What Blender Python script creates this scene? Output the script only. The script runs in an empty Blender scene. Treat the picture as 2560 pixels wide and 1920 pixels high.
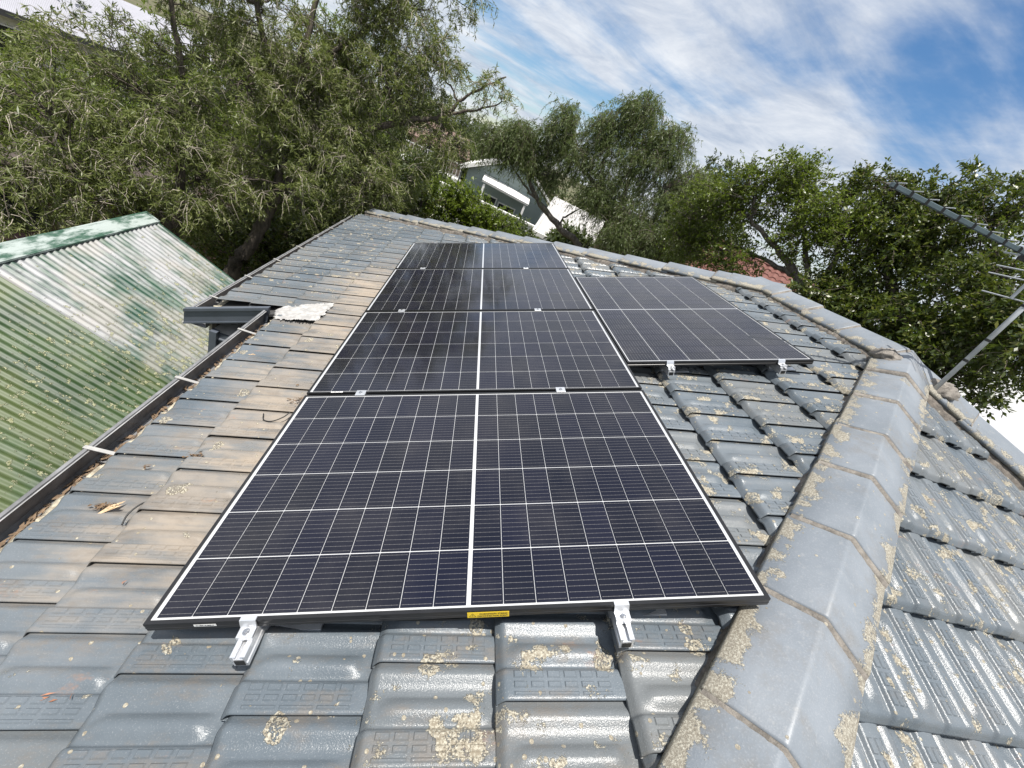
import bpy, bmesh, math, random
import numpy as np
from mathutils import Matrix, Vector
random.seed(7)
SC = bpy.context.scene
COL = SC.collection
PI = math.pi
TH = math.radians(22.5); CT, ST, TT = math.cos(TH), math.sin(TH), math.tan(TH)
OZ = 3.4                                   # world height of the array's lower near corner

# ------------------------------------------------------------------ camera, sky, sun, exposure
cam = bpy.data.cameras.new('camera'); cam.sensor_width = 36.0; cam.lens = 14.5045
cam.clip_start = 0.02; cam.clip_end = 2000.0
camo = bpy.data.objects.new('camera', cam); COL.objects.link(camo)
F1 = Matrix(((CT, 0, -ST, 0), (0, 1, 0, 0), (ST, 0, CT, OZ), (0, 0, 0, 1)))   # (upslope, along eave, off the roof) -> world
R = Matrix(((0.9987208, -0.04915884, 0.01183956), (-0.0151127, -0.51364447, -0.85787001), (0.04825322, 0.8565937, -0.51373034)))
A3 = F1.to_3x3()
right, down, fwd = A3 @ R[0], A3 @ R[1], A3 @ R[2]
CAM = F1 @ Vector((0.9361969, -0.6583419, 1.1223461))
mw = Matrix((right, -down, -fwd)).transposed().to_4x4(); mw.translation = CAM
camo.matrix_world = mw
SC.camera = camo

SUN = Vector((-0.045, -0.21, 1.0)).normalized()      # towards the sun
w = bpy.data.worlds.new('World'); SC.world = w; w.use_nodes = True
nt = w.node_tree; nt.nodes.clear()
def wn(t, **k):
    n = nt.nodes.new(t)
    for a, b in k.items(): setattr(n, a, b)
    return n
def wmath(op, a, b=None, c=None, clamp=False):
    n = wn('ShaderNodeMath', operation=op, use_clamp=clamp)
    for i, v in enumerate((a, b, c)):
        if v is None: continue
        if isinstance(v, (int, float)): n.inputs[i].default_value = v
        else: nt.links.new(v, n.inputs[i])
    return n.outputs[0]
sky = wn('ShaderNodeTexSky', sky_type='NISHITA', sun_disc=False)
sky.sun_elevation = math.asin(SUN.z); sky.sun_rotation = math.atan2(SUN.x, SUN.y) % (2 * PI)
sky.altitude = 50; sky.air_density = 1.0; sky.dust_density = 0.6; sky.ozone_density = 1.6
tc = wn('ShaderNodeTexCoord'); sep = wn('ShaderNodeSeparateXYZ'); nt.links.new(tc.outputs['Generated'], sep.inputs[0])
den = wmath('ADD', wmath('MAXIMUM', sep.outputs[2], 0.0), 0.10)
px_, py_ = wmath('DIVIDE', sep.outputs[0], den), wmath('DIVIDE', sep.outputs[1], den)
def cloud(rot, sx, sy, scale, detail, rough, dist, off):
    cb = wn('ShaderNodeCombineXYZ')
    ca, sa = math.cos(rot), math.sin(rot)
    nt.links.new(wmath('MULTIPLY', wmath('ADD', wmath('MULTIPLY', px_, ca), wmath('MULTIPLY', py_, sa)), sx), cb.inputs[0])
    nt.links.new(wmath('MULTIPLY', wmath('ADD', wmath('MULTIPLY', px_, -sa), wmath('MULTIPLY', py_, ca)), sy), cb.inputs[1])
    cb.inputs[2].default_value = off
    n = wn('ShaderNodeTexNoise'); n.inputs['Scale'].default_value = scale; n.inputs['Detail'].default_value = detail
    n.inputs['Roughness'].default_value = rough; n.inputs['Distortion'].default_value = dist
    nt.links.new(cb.outputs[0], n.inputs['Vector'])
    return n.outputs['Fac']
CLOUD_OFF = 3.1
c1 = cloud(0.35, 1.0, 0.60, 0.75, 8, 0.60, 0.30, CLOUD_OFF)
c2 = cloud(0.25, 0.6, 1.6, 1.5, 6, 0.58, 0.3, CLOUD_OFF + 4)
cm = wmath('ADD', wmath('MULTIPLY', c1, 0.62), wmath('MULTIPLY', c2, 0.38))
def gap(d, r0, r1, k):                       # a clearer stretch of sky around a direction
    v = wn('ShaderNodeVectorMath', operation='DOT_PRODUCT'); nt.links.new(tc.outputs['Generated'], v.inputs[0]); v.inputs[1].default_value = Vector(d).normalized()
    m_ = wn('ShaderNodeMapRange', interpolation_type='SMOOTHSTEP'); nt.links.new(v.outputs['Value'], m_.inputs[0])
    m_.inputs[1].default_value = math.cos(math.radians(r1)); m_.inputs[2].default_value = math.cos(math.radians(r0)); m_.inputs[4].default_value = k
    return m_.outputs[0]
cm = wmath('SUBTRACT', cm, wmath('ADD', gap((0.66, 0.68, 0.33), 0, 13, 0.125), gap((0.06, 0.99, 0.085), 2, 16, 0.075)))
mr = wn('ShaderNodeMapRange', interpolation_type='SMOOTHSTEP'); nt.links.new(cm, mr.inputs[0])
mr.inputs[1].default_value = 0.315; mr.inputs[2].default_value = 0.505; mr.inputs[3].default_value = 0.0; mr.inputs[4].default_value = 0.93
shade = cloud(0.7, 1.0, 0.8, 2.2, 8, 0.66, 0.4, CLOUD_OFF + 9)
cr = wn('ShaderNodeValToRGB'); nt.links.new(shade, cr.inputs[0])
cr.color_ramp.elements[0].position = 0.32; cr.color_ramp.elements[0].color = (3.7, 4.25, 5.2, 1)
cr.color_ramp.elements[1].position = 0.66; cr.color_ramp.elements[1].color = (6.8, 7.0, 7.3, 1)
mx = wn('ShaderNodeMix', data_type='RGBA'); nt.links.new(mr.outputs[0], mx.inputs[0])
hs = wn('ShaderNodeHueSaturation'); hs.inputs['Saturation'].default_value = 1.25; nt.links.new(sky.outputs[0], hs.inputs['Color']); nt.links.new(hs.outputs[0], mx.inputs[6]); nt.links.new(cr.outputs[0], mx.inputs[7])
bg = wn('ShaderNodeBackground'); bg.inputs[1].default_value = 0.097
nt.links.new(mx.outputs[2], bg.inputs[0])
wo = wn('ShaderNodeOutputWorld'); nt.links.new(bg.outputs[0], wo.inputs[0])

sl = bpy.data.lights.new('sun', 'SUN'); sl.energy = 5.0; sl.angle = math.radians(0.55); sl.color = (1.0, 0.955, 0.89)
slo = bpy.data.objects.new('sun', sl); COL.objects.link(slo)
slo.rotation_euler = (-SUN).to_track_quat('-Z', 'Y').to_euler(); slo.location = (0, 0, 30)
vs = SC.view_settings; SC.display_settings.display_device = 'sRGB'
vs.view_transform = 'Standard'; vs.look = 'None'; vs.exposure = 0.48; vs.gamma = 1.0; vs.use_curve_mapping = False
SC.cycles.max_bounces = 5; SC.cycles.transparent_max_bounces = 8; SC.cycles.use_denoising = True

# ------------------------------------------------------------------ node helpers
class NT:
    def __init__(s, name):
        s.m = bpy.data.materials.new(name); s.m.use_nodes = True; s.t = s.m.node_tree
        s.b = s.t.nodes['Principled BSDF']; s.out = s.t.nodes['Material Output']
        s._pos = None; s._tc = None
    def n(s, t, **k):
        n = s.t.nodes.new(t)
        for a, b in k.items(): setattr(n, a, b)
        return n
    def set(s, sock, v):
        if v is None: return
        if hasattr(v, 'is_output') or isinstance(v, bpy.types.NodeSocket): s.t.links.new(v, sock)
        else:
            if isinstance(v, (tuple, list)) and len(v) == 3 and sock.type == 'RGBA': v = (*v, 1)
            sock.default_value = v
    def pos(s):
        if not s._pos: s._pos = s.n('ShaderNodeNewGeometry').outputs['Position']
        return s._pos
    def tc(s, which='Object'):
        if not s._tc: s._tc = s.n('ShaderNodeTexCoord')
        return s._tc.outputs[which]
    def xyz(s, v):
        n = s.n('ShaderNodeSeparateXYZ'); s.set(n.inputs[0], v); return n.outputs
    def math(s, op, a, b=None, c=None, clamp=False):
        n = s.n('ShaderNodeMath', operation=op, use_clamp=clamp)
        for i, v in enumerate((a, b, c)): s.set(n.inputs[i], v)
        return n.outputs[0]
    def noise(s, scale, detail=4, rough=0.55, vec=None, dist=0.0, col=False):
        n = s.n('ShaderNodeTexNoise'); s.set(n.inputs['Vector'], vec or s.pos())
        n.inputs['Scale'].default_value = scale; n.inputs['Detail'].default_value = detail
        n.inputs['Roughness'].default_value = rough; n.inputs['Distortion'].default_value = dist
        return n.outputs['Color' if col else 'Fac']
    def voro(s, scale, vec=None, feature='F1', out='Distance', rnd=1.0):
        n = s.n('ShaderNodeTexVoronoi', feature=feature); s.set(n.inputs['Vector'], vec or s.pos())
        n.inputs['Scale'].default_value = scale; n.inputs['Randomness'].default_value = rnd
        return n.outputs[out]
    def map(s, v, a, b, c=0.0, d=1.0, smooth=True):
        n = s.n('ShaderNodeMapRange'); n.interpolation_type = 'SMOOTHSTEP' if smooth else 'LINEAR'
        s.set(n.inputs[0], v)
        for i, q in enumerate((a, b, c, d)): s.set(n.inputs[i + 1], q)
        return n.outputs[0]
    def mix(s, f, a, b, mode='MIX'):
        n = s.n('ShaderNodeMix', data_type='RGBA', blend_type=mode); s.set(n.inputs[0], f); s.set(n.inputs[6], a); s.set(n.inputs[7], b)
        return n.outputs[2]
    def scale(s, vec, v):
        n = s.n('ShaderNodeVectorMath', operation='MULTIPLY'); s.set(n.inputs[0], vec); n.inputs[1].default_value = v; return n.outputs[0]
    def bump(s, h, dist=0.002, strength=1.0, normal=None):
        n = s.n('ShaderNodeBump'); s.set(n.inputs['Height'], h); n.inputs['Distance'].default_value = dist
        n.inputs['Strength'].default_value = strength
        if normal is not None: s.set(n.inputs['Normal'], normal)
        return n.outputs[0]
    def bs(s, **k):
        for a, b in k.items():
            s.set(s.b.inputs[a.replace('_', ' ')], b)
        return s.m
def plain(name, col, rough=0.6, metal=0.0, var=0.12, scale=6.0, bumpd=0.0, spec=0.5):
    t = NT(name)
    n = t.noise(scale, 5, 0.6)
    c = t.mix(t.map(n, 0.3, 0.7), tuple(x * (1 - var) for x in col), tuple(min(1, x * (1 + var)) for x in col))
    t.bs(Base_Color=c, Roughness=rough, Metallic=metal)
    t.b.inputs['Specular IOR Level'].default_value = spec
    if bumpd: t.bs(Normal=t.bump(t.noise(scale * 9, 4, 0.6), bumpd))
    return t.m
def lichen_mask(t, amount, fine=1.0):
    """crusty rosettes: soft blobs cut by a fine grain, plus scattered specks. amount: socket or number 0..1"""
    grain = t.noise(170 * fine, 4, 0.75)
    warp = t.n('ShaderNodeVectorMath', operation='MULTIPLY_ADD'); t.set(warp.inputs[0], t.noise(16, 4, 0.65, col=True)); warp.inputs[1].default_value = (0.085, 0.085, 0.085); t.set(warp.inputs[2], t.pos())
    vn = t.n('ShaderNodeTexVoronoi'); t.set(vn.inputs['Vector'], warp.outputs[0]); vn.inputs['Scale'].default_value = 9.0
    big = t.noise(1.7, 2, 0.5); cc = t.xyz(vn.outputs['Color'])
    here = t.math('LESS_THAN', cc[0], t.math('MULTIPLY', amount, t.math('ADD', 0.0, t.math('MULTIPLY', big, 0.34))))
    rad = t.math('ADD', 0.12, t.math('MULTIPLY', cc[1], 0.30))
    d = t.math('MULTIPLY', here, t.math('SUBTRACT', rad, vn.outputs['Distance']))
    rim = t.map(d, 0.03, 0.16, 1.0, 0.35)                      # rosettes thin out towards the middle
    crust = t.math('MULTIPLY', t.map(d, 0.0, 0.03), t.map(t.math('ADD', grain, t.math('MULTIPLY', rim, 0.16)), 0.52, 0.60))
    blob = t.noise(12.0, 3, 0.55)
    thr = t.math('SUBTRACT', 0.89, t.math('ADD', t.math('MULTIPLY', amount, 0.20), t.math('MULTIPLY', big, 0.16)))
    crust2 = t.map(t.math('ADD', t.math('MULTIPLY', t.math('SUBTRACT', blob, thr), 2.6), t.math('SUBTRACT', grain, 0.54)), 0.0, 0.05)
    crust = t.math('MAXIMUM', crust, crust2)
    vs_ = t.voro(42 * fine); vc = t.voro(42 * fine, out='Color'); rr = t.xyz(vc)[0]
    sp = t.math('MULTIPLY', t.math('LESS_THAN', t.math('ADD', vs_, t.math('MULTIPLY', grain, 0.25)), 0.36), t.math('LESS_THAN', rr, t.math('MULTIPLY', amount, 0.20)))
    return t.math('MULTIPLY', t.math('MAXIMUM', crust, sp), 0.88), grain

# ------------------------------------------------------------------ materials
def tile_material(name, seed_tint=0.0):
    t = NT(name)
    P = t.pos(); X = t.xyz(P)
    oi = t.n('ShaderNodeObjectInfo').outputs['Random']
    n1 = t.noise(2.3, 5, 0.6); n2 = t.noise(26, 5, 0.65); n3 = t.noise(260, 3, 0.6)
    base = t.mix(t.map(n1, 0.3, 0.7), (0.086, 0.106, 0.124), (0.135, 0.157, 0.178))
    base = t.mix(t.math('MULTIPLY', t.math('MULTIPLY', oi, oi), 0.75), base, (0.165, 0.170, 0.168))
    base = t.mix(t.map(n3, 0.55, 0.75, 0, 0.35), base, (0.30, 0.31, 0.32))
    # dust washed down from the array: pans on the side towards the gutter, with streaky edges
    st = t.noise(1.0, 4, 0.6, vec=t.scale(P, (3.0, 26.0, 3.0)))
    band = t.math('MULTIPLY', t.map(X[0], -0.95, -0.15), t.map(X[0], 0.35, 0.02))
    band = t.math('MULTIPLY', band, t.math('MULTIPLY', t.map(X[1], -0.25, 0.25), t.map(X[1], 5.2, 3.4)))
    bro = t.noise(3.1, 4, 0.65)
    dust = t.map(t.math('ADD', t.math('MULTIPLY', band, 0.26), t.math('ADD', t.math('MULTIPLY', bro, 0.50), t.math('MULTIPLY', st, 0.55))), 0.58, 0.86)
    dust = t.math('MULTIPLY', dust, t.math('ADD', 0.10, t.math('MULTIPLY', band, t.math('ADD', 0.46, t.math('MULTIPLY', oi, 0.40)))))
    base = t.mix(dust, base, (0.315, 0.262, 0.205))
    # grime film
    gr = t.map(t.noise(4.5, 6, 0.72, vec=t.scale(P, (1.0, 2.2, 1.0))), 0.47, 0.70, 0, 0.62)
    gr = t.math('MULTIPLY', gr, t.map(X[0], 0.9, 1.8, 1.0, 0.35))
    base = t.mix(gr, base, (0.16, 0.135, 0.11))
    rust = t.map(t.noise(5.0, 5, 0.7, vec=t.scale(P, (1.0, 1.8, 1.0))), 0.62, 0.74, 0, 0.5)
    base = t.mix(rust, base, (0.33, 0.17, 0.09))
    # lichen, heaviest near the hip and on the exposed end face
    near = t.map(X[0], 0.10, 1.0, 0.45, 1.08)
    farl = t.math('MULTIPLY', t.map(X[1], 2.2, 3.4), t.map(X[0], 0.3, -0.4))
    am = t.math('MAXIMUM', near, t.math('MULTIPLY', farl, 0.95))
    lm, grain = lichen_mask(t, am)
    lc = t.mix(t.map(grain, 0.44, 0.66), (0.24, 0.205, 0.15), (0.50, 0.475, 0.385))
    col = t.mix(lm, base, lc)
    rough = t.math('ADD', t.math('ADD', 0.15, t.math('MULTIPLY', n2, 0.18)), t.math('MULTIPLY', dust, 0.35))
    rough = t.math('MAXIMUM', t.math('MAXIMUM', rough, t.math('MULTIPLY', gr, 0.8)), t.math('MULTIPLY', lm, 0.9))
    h = t.math('ADD', t.math('ADD', t.math('MULTIPLY', n3, 0.75), t.math('MULTIPLY', n2, 0.15)), t.math('MULTIPLY', lm, t.math('ADD', 0.9, t.math('MULTIPLY', grain, 2.0))))
    t.bs(Base_Color=col, Roughness=rough, Normal=t.bump(h, 0.0013, 0.9))
    t.b.inputs['Specular IOR Level'].default_value = 0.34
    return t.m
M_TILE = tile_material('glazed_grey_tile')
def cap_material():
    t = NT('painted_ridge_cap'); X = t.xyz(t.tc('Object'))
    n1 = t.noise(3.0, 5, 0.6); n3 = t.noise(200, 3, 0.6)
    base = t.mix(t.map(n1, 0.3, 0.7), (0.150, 0.170, 0.192), (0.205, 0.226, 0.252))
    base = t.mix(t.map(t.noise(5, 6, 0.72), 0.48, 0.72, 0, 0.6), base, (0.155, 0.145, 0.130))
    base = t.mix(t.map(t.noise(38, 5, 0.7), 0.56, 0.70, 0, 0.45), base, (0.27, 0.275, 0.28))
    base = t.mix(t.map(n3, 0.5, 0.75, 0, 0.3), base, (0.33, 0.34, 0.36))
    edge = t.map(t.math('ABSOLUTE', X[0]), 0.060, 0.160)
    lm, grain = lichen_mask(t, t.math('ADD', 0.22, t.math('MULTIPLY', edge, 1.7)))
    col = t.mix(lm, base, t.mix(t.map(grain, 0.44, 0.66), (0.24, 0.21, 0.16), (0.50, 0.475, 0.39)))
    rough = t.math('MAXIMUM', t.math('ADD', 0.34, t.math('MULTIPLY', n1, 0.2)), t.math('MULTIPLY', lm, 0.9))
    h = t.math('ADD', t.math('MULTIPLY', n3, 0.4), t.math('MULTIPLY', lm, t.math('ADD', 1.5, t.math('MULTIPLY', grain, 3.0))))
    return t.bs(Base_Color=col, Roughness=rough, Normal=t.bump(h, 0.0013, 0.8))
M_CAP = cap_material()
def mortar_material(name, a, b):
    t = NT(name); n = t.noise(22, 6, 0.7); lm, grain = lichen_mask(t, 0.45)
    c = t.mix(t.map(n, 0.3, 0.7), a, b)
    c = t.mix(t.math('MULTIPLY', lm, 0.7), c, (0.46, 0.42, 0.33))
    return t.bs(Base_Color=c, Roughness=0.9, Normal=t.bump(t.math('ADD', n, t.noise(140, 4, 0.7)), 0.004))
M_MORTAR = mortar_material('pointing_mortar', (0.12, 0.108, 0.095), (0.27, 0.245, 0.215))
M_BED = mortar_material('dark_bedding_mortar', (0.075, 0.068, 0.06), (0.23, 0.20, 0.17))
M_DECK = plain('roof_underlay', (0.05, 0.05, 0.05), 0.9)
M_GUTTER = plain('grey_steel_gutter', (0.17, 0.172, 0.178), 0.45, 0.0, 0.30, 9, 0.0006)
M_GUTTER_LINE = plain('pale_gutter_bead', (0.42, 0.42, 0.42), 0.4, 0.0, 0.2, 12)
M_CLAD = plain('blue_grey_steel', (0.085, 0.098, 0.120), 0.36, 0.0, 0.15, 4)
M_STRAP = plain('galvanised_strap', (0.40, 0.39, 0.37), 0.5, 0.3, 0.15, 20)
M_ALU = plain('mill_aluminium', (0.80, 0.81, 0.83), 0.34, 0.75, 0.06, 30, 0.0002)
M_STEEL = plain('stainless_bolt', (0.62, 0.62, 0.62), 0.25, 1.0, 0.05)
M_FRAME = plain('black_anodised_frame', (0.014, 0.014, 0.015), 0.30, 0.0, 0.2, 14)
M_BLACK = plain('black_rubber_and_shade', (0.012, 0.012, 0.012), 0.5)
def pv(name, col, rough=0.5):
    t = NT(name); d = t.map(t.noise(5, 5, 0.65), 0.40, 0.8, 0.0, 0.10)
    t.bs(Base_Color=t.mix(d, col, (0.5, 0.48, 0.44)), Roughness=rough)
    t.b.inputs['Coat Weight'].default_value = 1.0; t.b.inputs['Coat IOR'].default_value = 1.5
    t.set(t.b.inputs['Coat Roughness'], t.math('ADD', 0.085, t.math('MULTIPLY', d, 0.8)))
    t.b.inputs['Specular IOR Level'].default_value = 0.0
    return t
M_BACK = pv('white_backsheet_under_glass', (0.50, 0.51, 0.52)).m
M_LEAD = pv('grey_lead_ribbon', (0.42, 0.44, 0.48)).m
def cell_material():
    t = pv('monocrystalline_cell', (0.006, 0.008, 0.020))
    uv = t.xyz(t.tc('UV'))
    f = t.math('FRACT', t.math('MULTIPLY', uv[1], 10.0))
    line = t.map(t.math('ABSOLUTE', t.math('SUBTRACT', f, 0.5)), 0.016, 0.036, 1, 0)
    line = t.math('MULTIPLY', line, t.math('LESS_THAN', t.math('ABSOLUTE', t.math('SUBTRACT', uv[0], 0.5)), 0.46))
    dx = t.math('ABSOLUTE', t.math('SUBTRACT', t.math('FRACT', t.math('MULTIPLY', uv[0], 6.0)), 0.5))
    dot = t.math('MULTIPLY', t.map(dx, 0.02, 0.08, 1, 0), t.map(t.math('ABSOLUTE', t.math('SUBTRACT', f, 0.5)), 0.05, 0.09, 1, 0))
    ln = t.math('MAXIMUM', line, t.math('MULTIPLY', dot, 0.6))
    oi = t.n('ShaderNodeObjectInfo').outputs['Random']
    ccol = t.mix(oi, (0.0036, 0.0040, 0.0095), (0.0052, 0.0056, 0.0155))
    d = t.map(t.noise(4, 6, 0.7), 0.40, 0.8, 0.0015, 0.030)
    ccol = t.mix(d, ccol, (0.5, 0.46, 0.40))
    met = t.n('ShaderNodeBsdfPrincipled'); met.inputs['Base Color'].default_value = (0.62, 0.60, 0.56, 1)
    met.inputs['Roughness'].default_value = 0.42; met.inputs['Metallic'].default_value = 0.55
    met.inputs['Coat Weight'].default_value = 1.0; met.inputs['Coat Roughness'].default_value = 0.03
    t.bs(Base_Color=ccol)
    ms = t.n('ShaderNodeMixShader'); t.set(ms.inputs[0], t.math('MULTIPLY', ln, 0.34))
    t.t.links.new(t.b.outputs[0], ms.inputs[1]); t.t.links.new(met.outputs[0], ms.inputs[2])
    t.t.links.new(ms.outputs[0], t.out.inputs[0])
    return t.m
M_CELL = cell_material()
M_YELLOW = plain('yellow_label', (0.86, 0.60, 0.03), 0.4, 0, 0.03)
M_WHITE = plain('white_label', (0.80, 0.80, 0.78), 0.45, 0, 0.04)
M_INK = plain('black_ink', (0.01, 0.01, 0.01), 0.5)
M_WPAINT = plain('white_paint', (0.80, 0.79, 0.76), 0.55, 0, 0.05, 2)
M_CLOTH = plain('white_plastic_sheet', (0.38, 0.37, 0.355), 0.6, 0, 0.2, 18)

def leaf_material(name, cols, rough=0.42, trans=0.35, spec=0.45):
    t = NT(name)
    r = t.n('ShaderNodeNewGeometry').outputs['Random Per Island']
    big = t.noise(0.9, 3, 0.5)
    ra = t.n('ShaderNodeValToRGB'); t.set(ra.inputs[0], r)
    e = ra.color_ramp.elements
    for i, c in enumerate(cols):
        el = e[i] if i < 2 else e.new(0.5)
        el.color = (*c, 1)
    for i, el in enumerate(sorted(list(e), key=lambda q: q.position)): pass
    n = len(cols)
    for i in range(n): e[i].position = i / (n - 1) if i < n - 1 else 1.0
    for i in range(n): e[i].color = (*cols[i], 1)
    col = t.mix(t.map(big, 0.35, 0.65, 0.0, 0.5), ra.outputs[0], tuple(x * 0.75 for x in cols[n // 2]))
    t.bs(Base_Color=col, Roughness=rough); t.b.inputs['Specular IOR Level'].default_value = spec
    tr = t.n('ShaderNodeBsdfTranslucent'); t.set(tr.inputs[0], t.mix(0.5, col, (0.16, 0.22, 0.02)))
    ms = t.n('ShaderNodeMixShader'); ms.inputs[0].default_value = trans
    t.t.links.new(t.b.outputs[0], ms.inputs[1]); t.t.links.new(tr.outputs[0], ms.inputs[2]); t.t.links.new(ms.outputs[0], t.out.inputs[0])
    return t.m
M_LEAF_BB = leaf_material('narrow_grey_green_leaf', [(0.07, 0.095, 0.024), (0.13, 0.165, 0.042), (0.21, 0.24, 0.075), (0.32, 0.34, 0.16)], 0.42, 0.45)
M_LEAF_LIME = leaf_material('bright_green_leaf', [(0.07, 0.115, 0.012), (0.13, 0.185, 0.018), (0.21, 0.265, 0.03)], 0.38, 0.5)
M_LEAF_DARK = leaf_material('glossy_dark_leaf', [(0.032, 0.056, 0.012), (0.055, 0.088, 0.016), (0.095, 0.125, 0.022), (0.17, 0.17, 0.035)], 0.37, 0.36, 0.55)
M_LEAF_PEP = leaf_material('feathery_pepper_leaf', [(0.085, 0.125, 0.04), (0.145, 0.19, 0.07), (0.22, 0.265, 0.115)], 0.42, 0.5)
M_LEAF_MID = leaf_material('mid_green_leaf', [(0.075, 0.115, 0.014), (0.13, 0.18, 0.024), (0.20, 0.25, 0.04)], 0.34, 0.46)
M_LEAF_FAR = leaf_material('olive_far_leaf', [(0.04, 0.06, 0.02), (0.065, 0.09, 0.03), (0.10, 0.12, 0.045)], 0.5, 0.3)
M_FLOWER = leaf_material('cream_blossom', [(0.62, 0.60, 0.42), (0.75, 0.73, 0.58)], 0.6, 0.3)
def bark(name, a, b):
    t = NT(name); n = t.noise(3.0, 6, 0.7, vec=t.scale(t.pos(), (6, 6, 1.6)))
    return t.bs(Base_Color=t.mix(t.map(n, 0.3, 0.7), a, b), Roughness=0.9, Normal=t.bump(n, 0.02))
M_BARK = bark('dark_bark', (0.035, 0.028, 0.022), (0.14, 0.115, 0.09))
M_BARK2 = bark('grey_bark', (0.06, 0.05, 0.042), (0.20, 0.175, 0.145))
M_TWIG = plain('pale_twig', (0.30, 0.265, 0.215), 0.8, 0, 0.35, 3)
M_TWIG2 = plain('brown_twig', (0.10, 0.08, 0.06), 0.85, 0, 0.3, 3)

# ------------------------------------------------------------------ object helpers
WM = {}
def place(o, mat=None, parent=None):
    mat = mat if mat is not None else Matrix.Identity(4)
    WM[o] = mat.copy()
    COL.objects.link(o)
    if parent is not None:
        o.parent = parent; o.matrix_basis = WM[parent].inverted() @ mat
    else: o.matrix_basis = mat
    return o
def tag(o, label=None, cat=None, group=None, kind=None):
    if label: o['label'] = label
    if cat: o['category'] = cat
    if group: o['group'] = group
    if kind: o['kind'] = kind
    return o
def thing(name, loc, label, cat, group=None):
    return tag(place(bpy.data.objects.new(name, None), Matrix.Translation(loc)), label, cat, group)
def obj(name, me, mat=None, parent=None, m=None):
    """me: mesh in world coordinates (mat None) or local coordinates with mat"""
    o = bpy.data.objects.new(name, me)
    if m is not None and not me.materials: me.materials.append(m)
    if mat is None and parent is not None:                     # re-base world-space mesh onto the parent's origin
        T = WM[parent]; me.transform(T.inverted()); mat = T
    return place(o, mat, parent)
def npmesh(name, V, Q, smooth=False, m=None, uv=None):
    V = np.asarray(V, np.float32); Q = np.asarray(Q, np.int32)
    me = bpy.data.meshes.new(name); nf, k = Q.shape
    me.vertices.add(len(V)); me.vertices.foreach_set('co', V.ravel())
    me.loops.add(nf * k); me.loops.foreach_set('vertex_index', Q.ravel())
    me.polygons.add(nf); me.polygons.foreach_set('loop_start', np.arange(0, nf * k, k, dtype=np.int32))
    me.polygons.foreach_set('loop_total', np.full(nf, k, np.int32))
    if smooth: me.polygons.foreach_set('use_smooth', np.ones(nf, bool))
    me.update(calc_edges=True)
    if m: me.materials.append(m)
    return me
class MB:
    """collects boxes / prisms / tubes into one mesh"""
    def __init__(s): s.v, s.f = [], []
    def add(s, v, f):
        o = len(s.v); s.v += [tuple(q) for q in v]; s.f += [tuple(i + o for i in q) for q in f]; return s
    def box(s, a, b, M=None):
        (x0, y0, z0), (x1, y1, z1) = a, b
        v = [Vector(q) for q in ((x0, y0, z0), (x1, y0, z0), (x1, y1, z0), (x0, y1, z0), (x0, y0, z1), (x1, y0, z1), (x1, y1, z1), (x0, y1, z1))]
        if M is not None: v = [M @ q for q in v]
        return s.add(v, [(3, 2, 1, 0), (4, 5, 6, 7), (0, 1, 5, 4), (1, 2, 6, 5), (2, 3, 7, 6), (3, 0, 4, 7)])
    def extrude(s, prof, M0, M1, close=True):
        """prof: 2d points (x,z) swept from frame M0 to M1 (frames map (x,0,z))"""
        n = len(prof); v = [M0 @ Vector((x, 0, z)) for x, z in prof] + [M1 @ Vector((x, 0, z)) for x, z in prof]
        f = [(i, (i + 1) % n, n + (i + 1) % n, n + i) for i in range(n if close else n - 1)]
        if close: f += [tuple(reversed(range(n))), tuple(range(n, 2 * n))]
        return s.add(v, f)
    def poly(s, pts): return s.add(pts, [tuple(range(len(pts)))])
    def slab(s, pts, th):
        n = len(pts); p = [Vector(q) for q in pts]; nn = (p[1] - p[0]).cross(p[2] - p[0]).normalized() * th
        v = p + [q - nn for q in p]
        return s.add(v, [tuple(range(n)), tuple(reversed(range(n, 2 * n)))] + [(i, i + n, (i + 1) % n + n, (i + 1) % n) for i in range(n)])
    def tube(s, pts, r, n=8):
        P = [Vector(q) for q in pts]; rr = r if isinstance(r, (list, tuple)) else [r] * len(P)
        v = []; up = Vector((0.13, 0.21, 1)).normalized()
        for i, q in enumerate(P):
            d = (P[min(i + 1, len(P) - 1)] - P[max(i - 1, 0)]).normalized()
            a = d.cross(up)
            if a.length < 1e-3: a = d.cross(Vector((1, 0, 0)))
            a.normalize(); b = d.cross(a)
            v += [q + (a * math.cos(2 * PI * k / n) + b * math.sin(2 * PI * k / n)) * rr[i] for k in range(n)]
        f = [(i * n + k, i * n + (k + 1) % n, (i + 1) * n + (k + 1) % n, (i + 1) * n + k) for i in range(len(P) - 1) for k in range(n)]
        f += [tuple(reversed(range(n))), tuple(range((len(P) - 1) * n, len(P) * n))]
        return s.add(v, f)
    def mesh(s, name, m=None, smooth=False, bevel=0):
        me = bpy.data.meshes.new(name); me.from_pydata(s.v, [], s.f)
        bm = bmesh.new(); bm.from_mesh(me); bmesh.ops.recalc_face_normals(bm, faces=bm.faces)
        if bevel: bmesh.ops.bevel(bm, geom=bm.edges, offset=bevel, segments=1, affect='EDGES', clamp_overlap=True)
        bm.to_mesh(me); bm.free()
        if smooth: me.shade_smooth()
        if m: me.materials.append(m)
        return me
    def build(s, name, m, parent=None, mat=None, smooth=False, bevel=0):
        return obj(name, s.mesh(name, m, smooth, bevel), mat, parent)
def T(x, y, z): return Matrix.Translation((x, y, z))
def rotz(a): return Matrix.Rotation(a, 4, 'Z')
def uvw(u, v, w_): return F1 @ Vector((u, v, w_))

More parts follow.
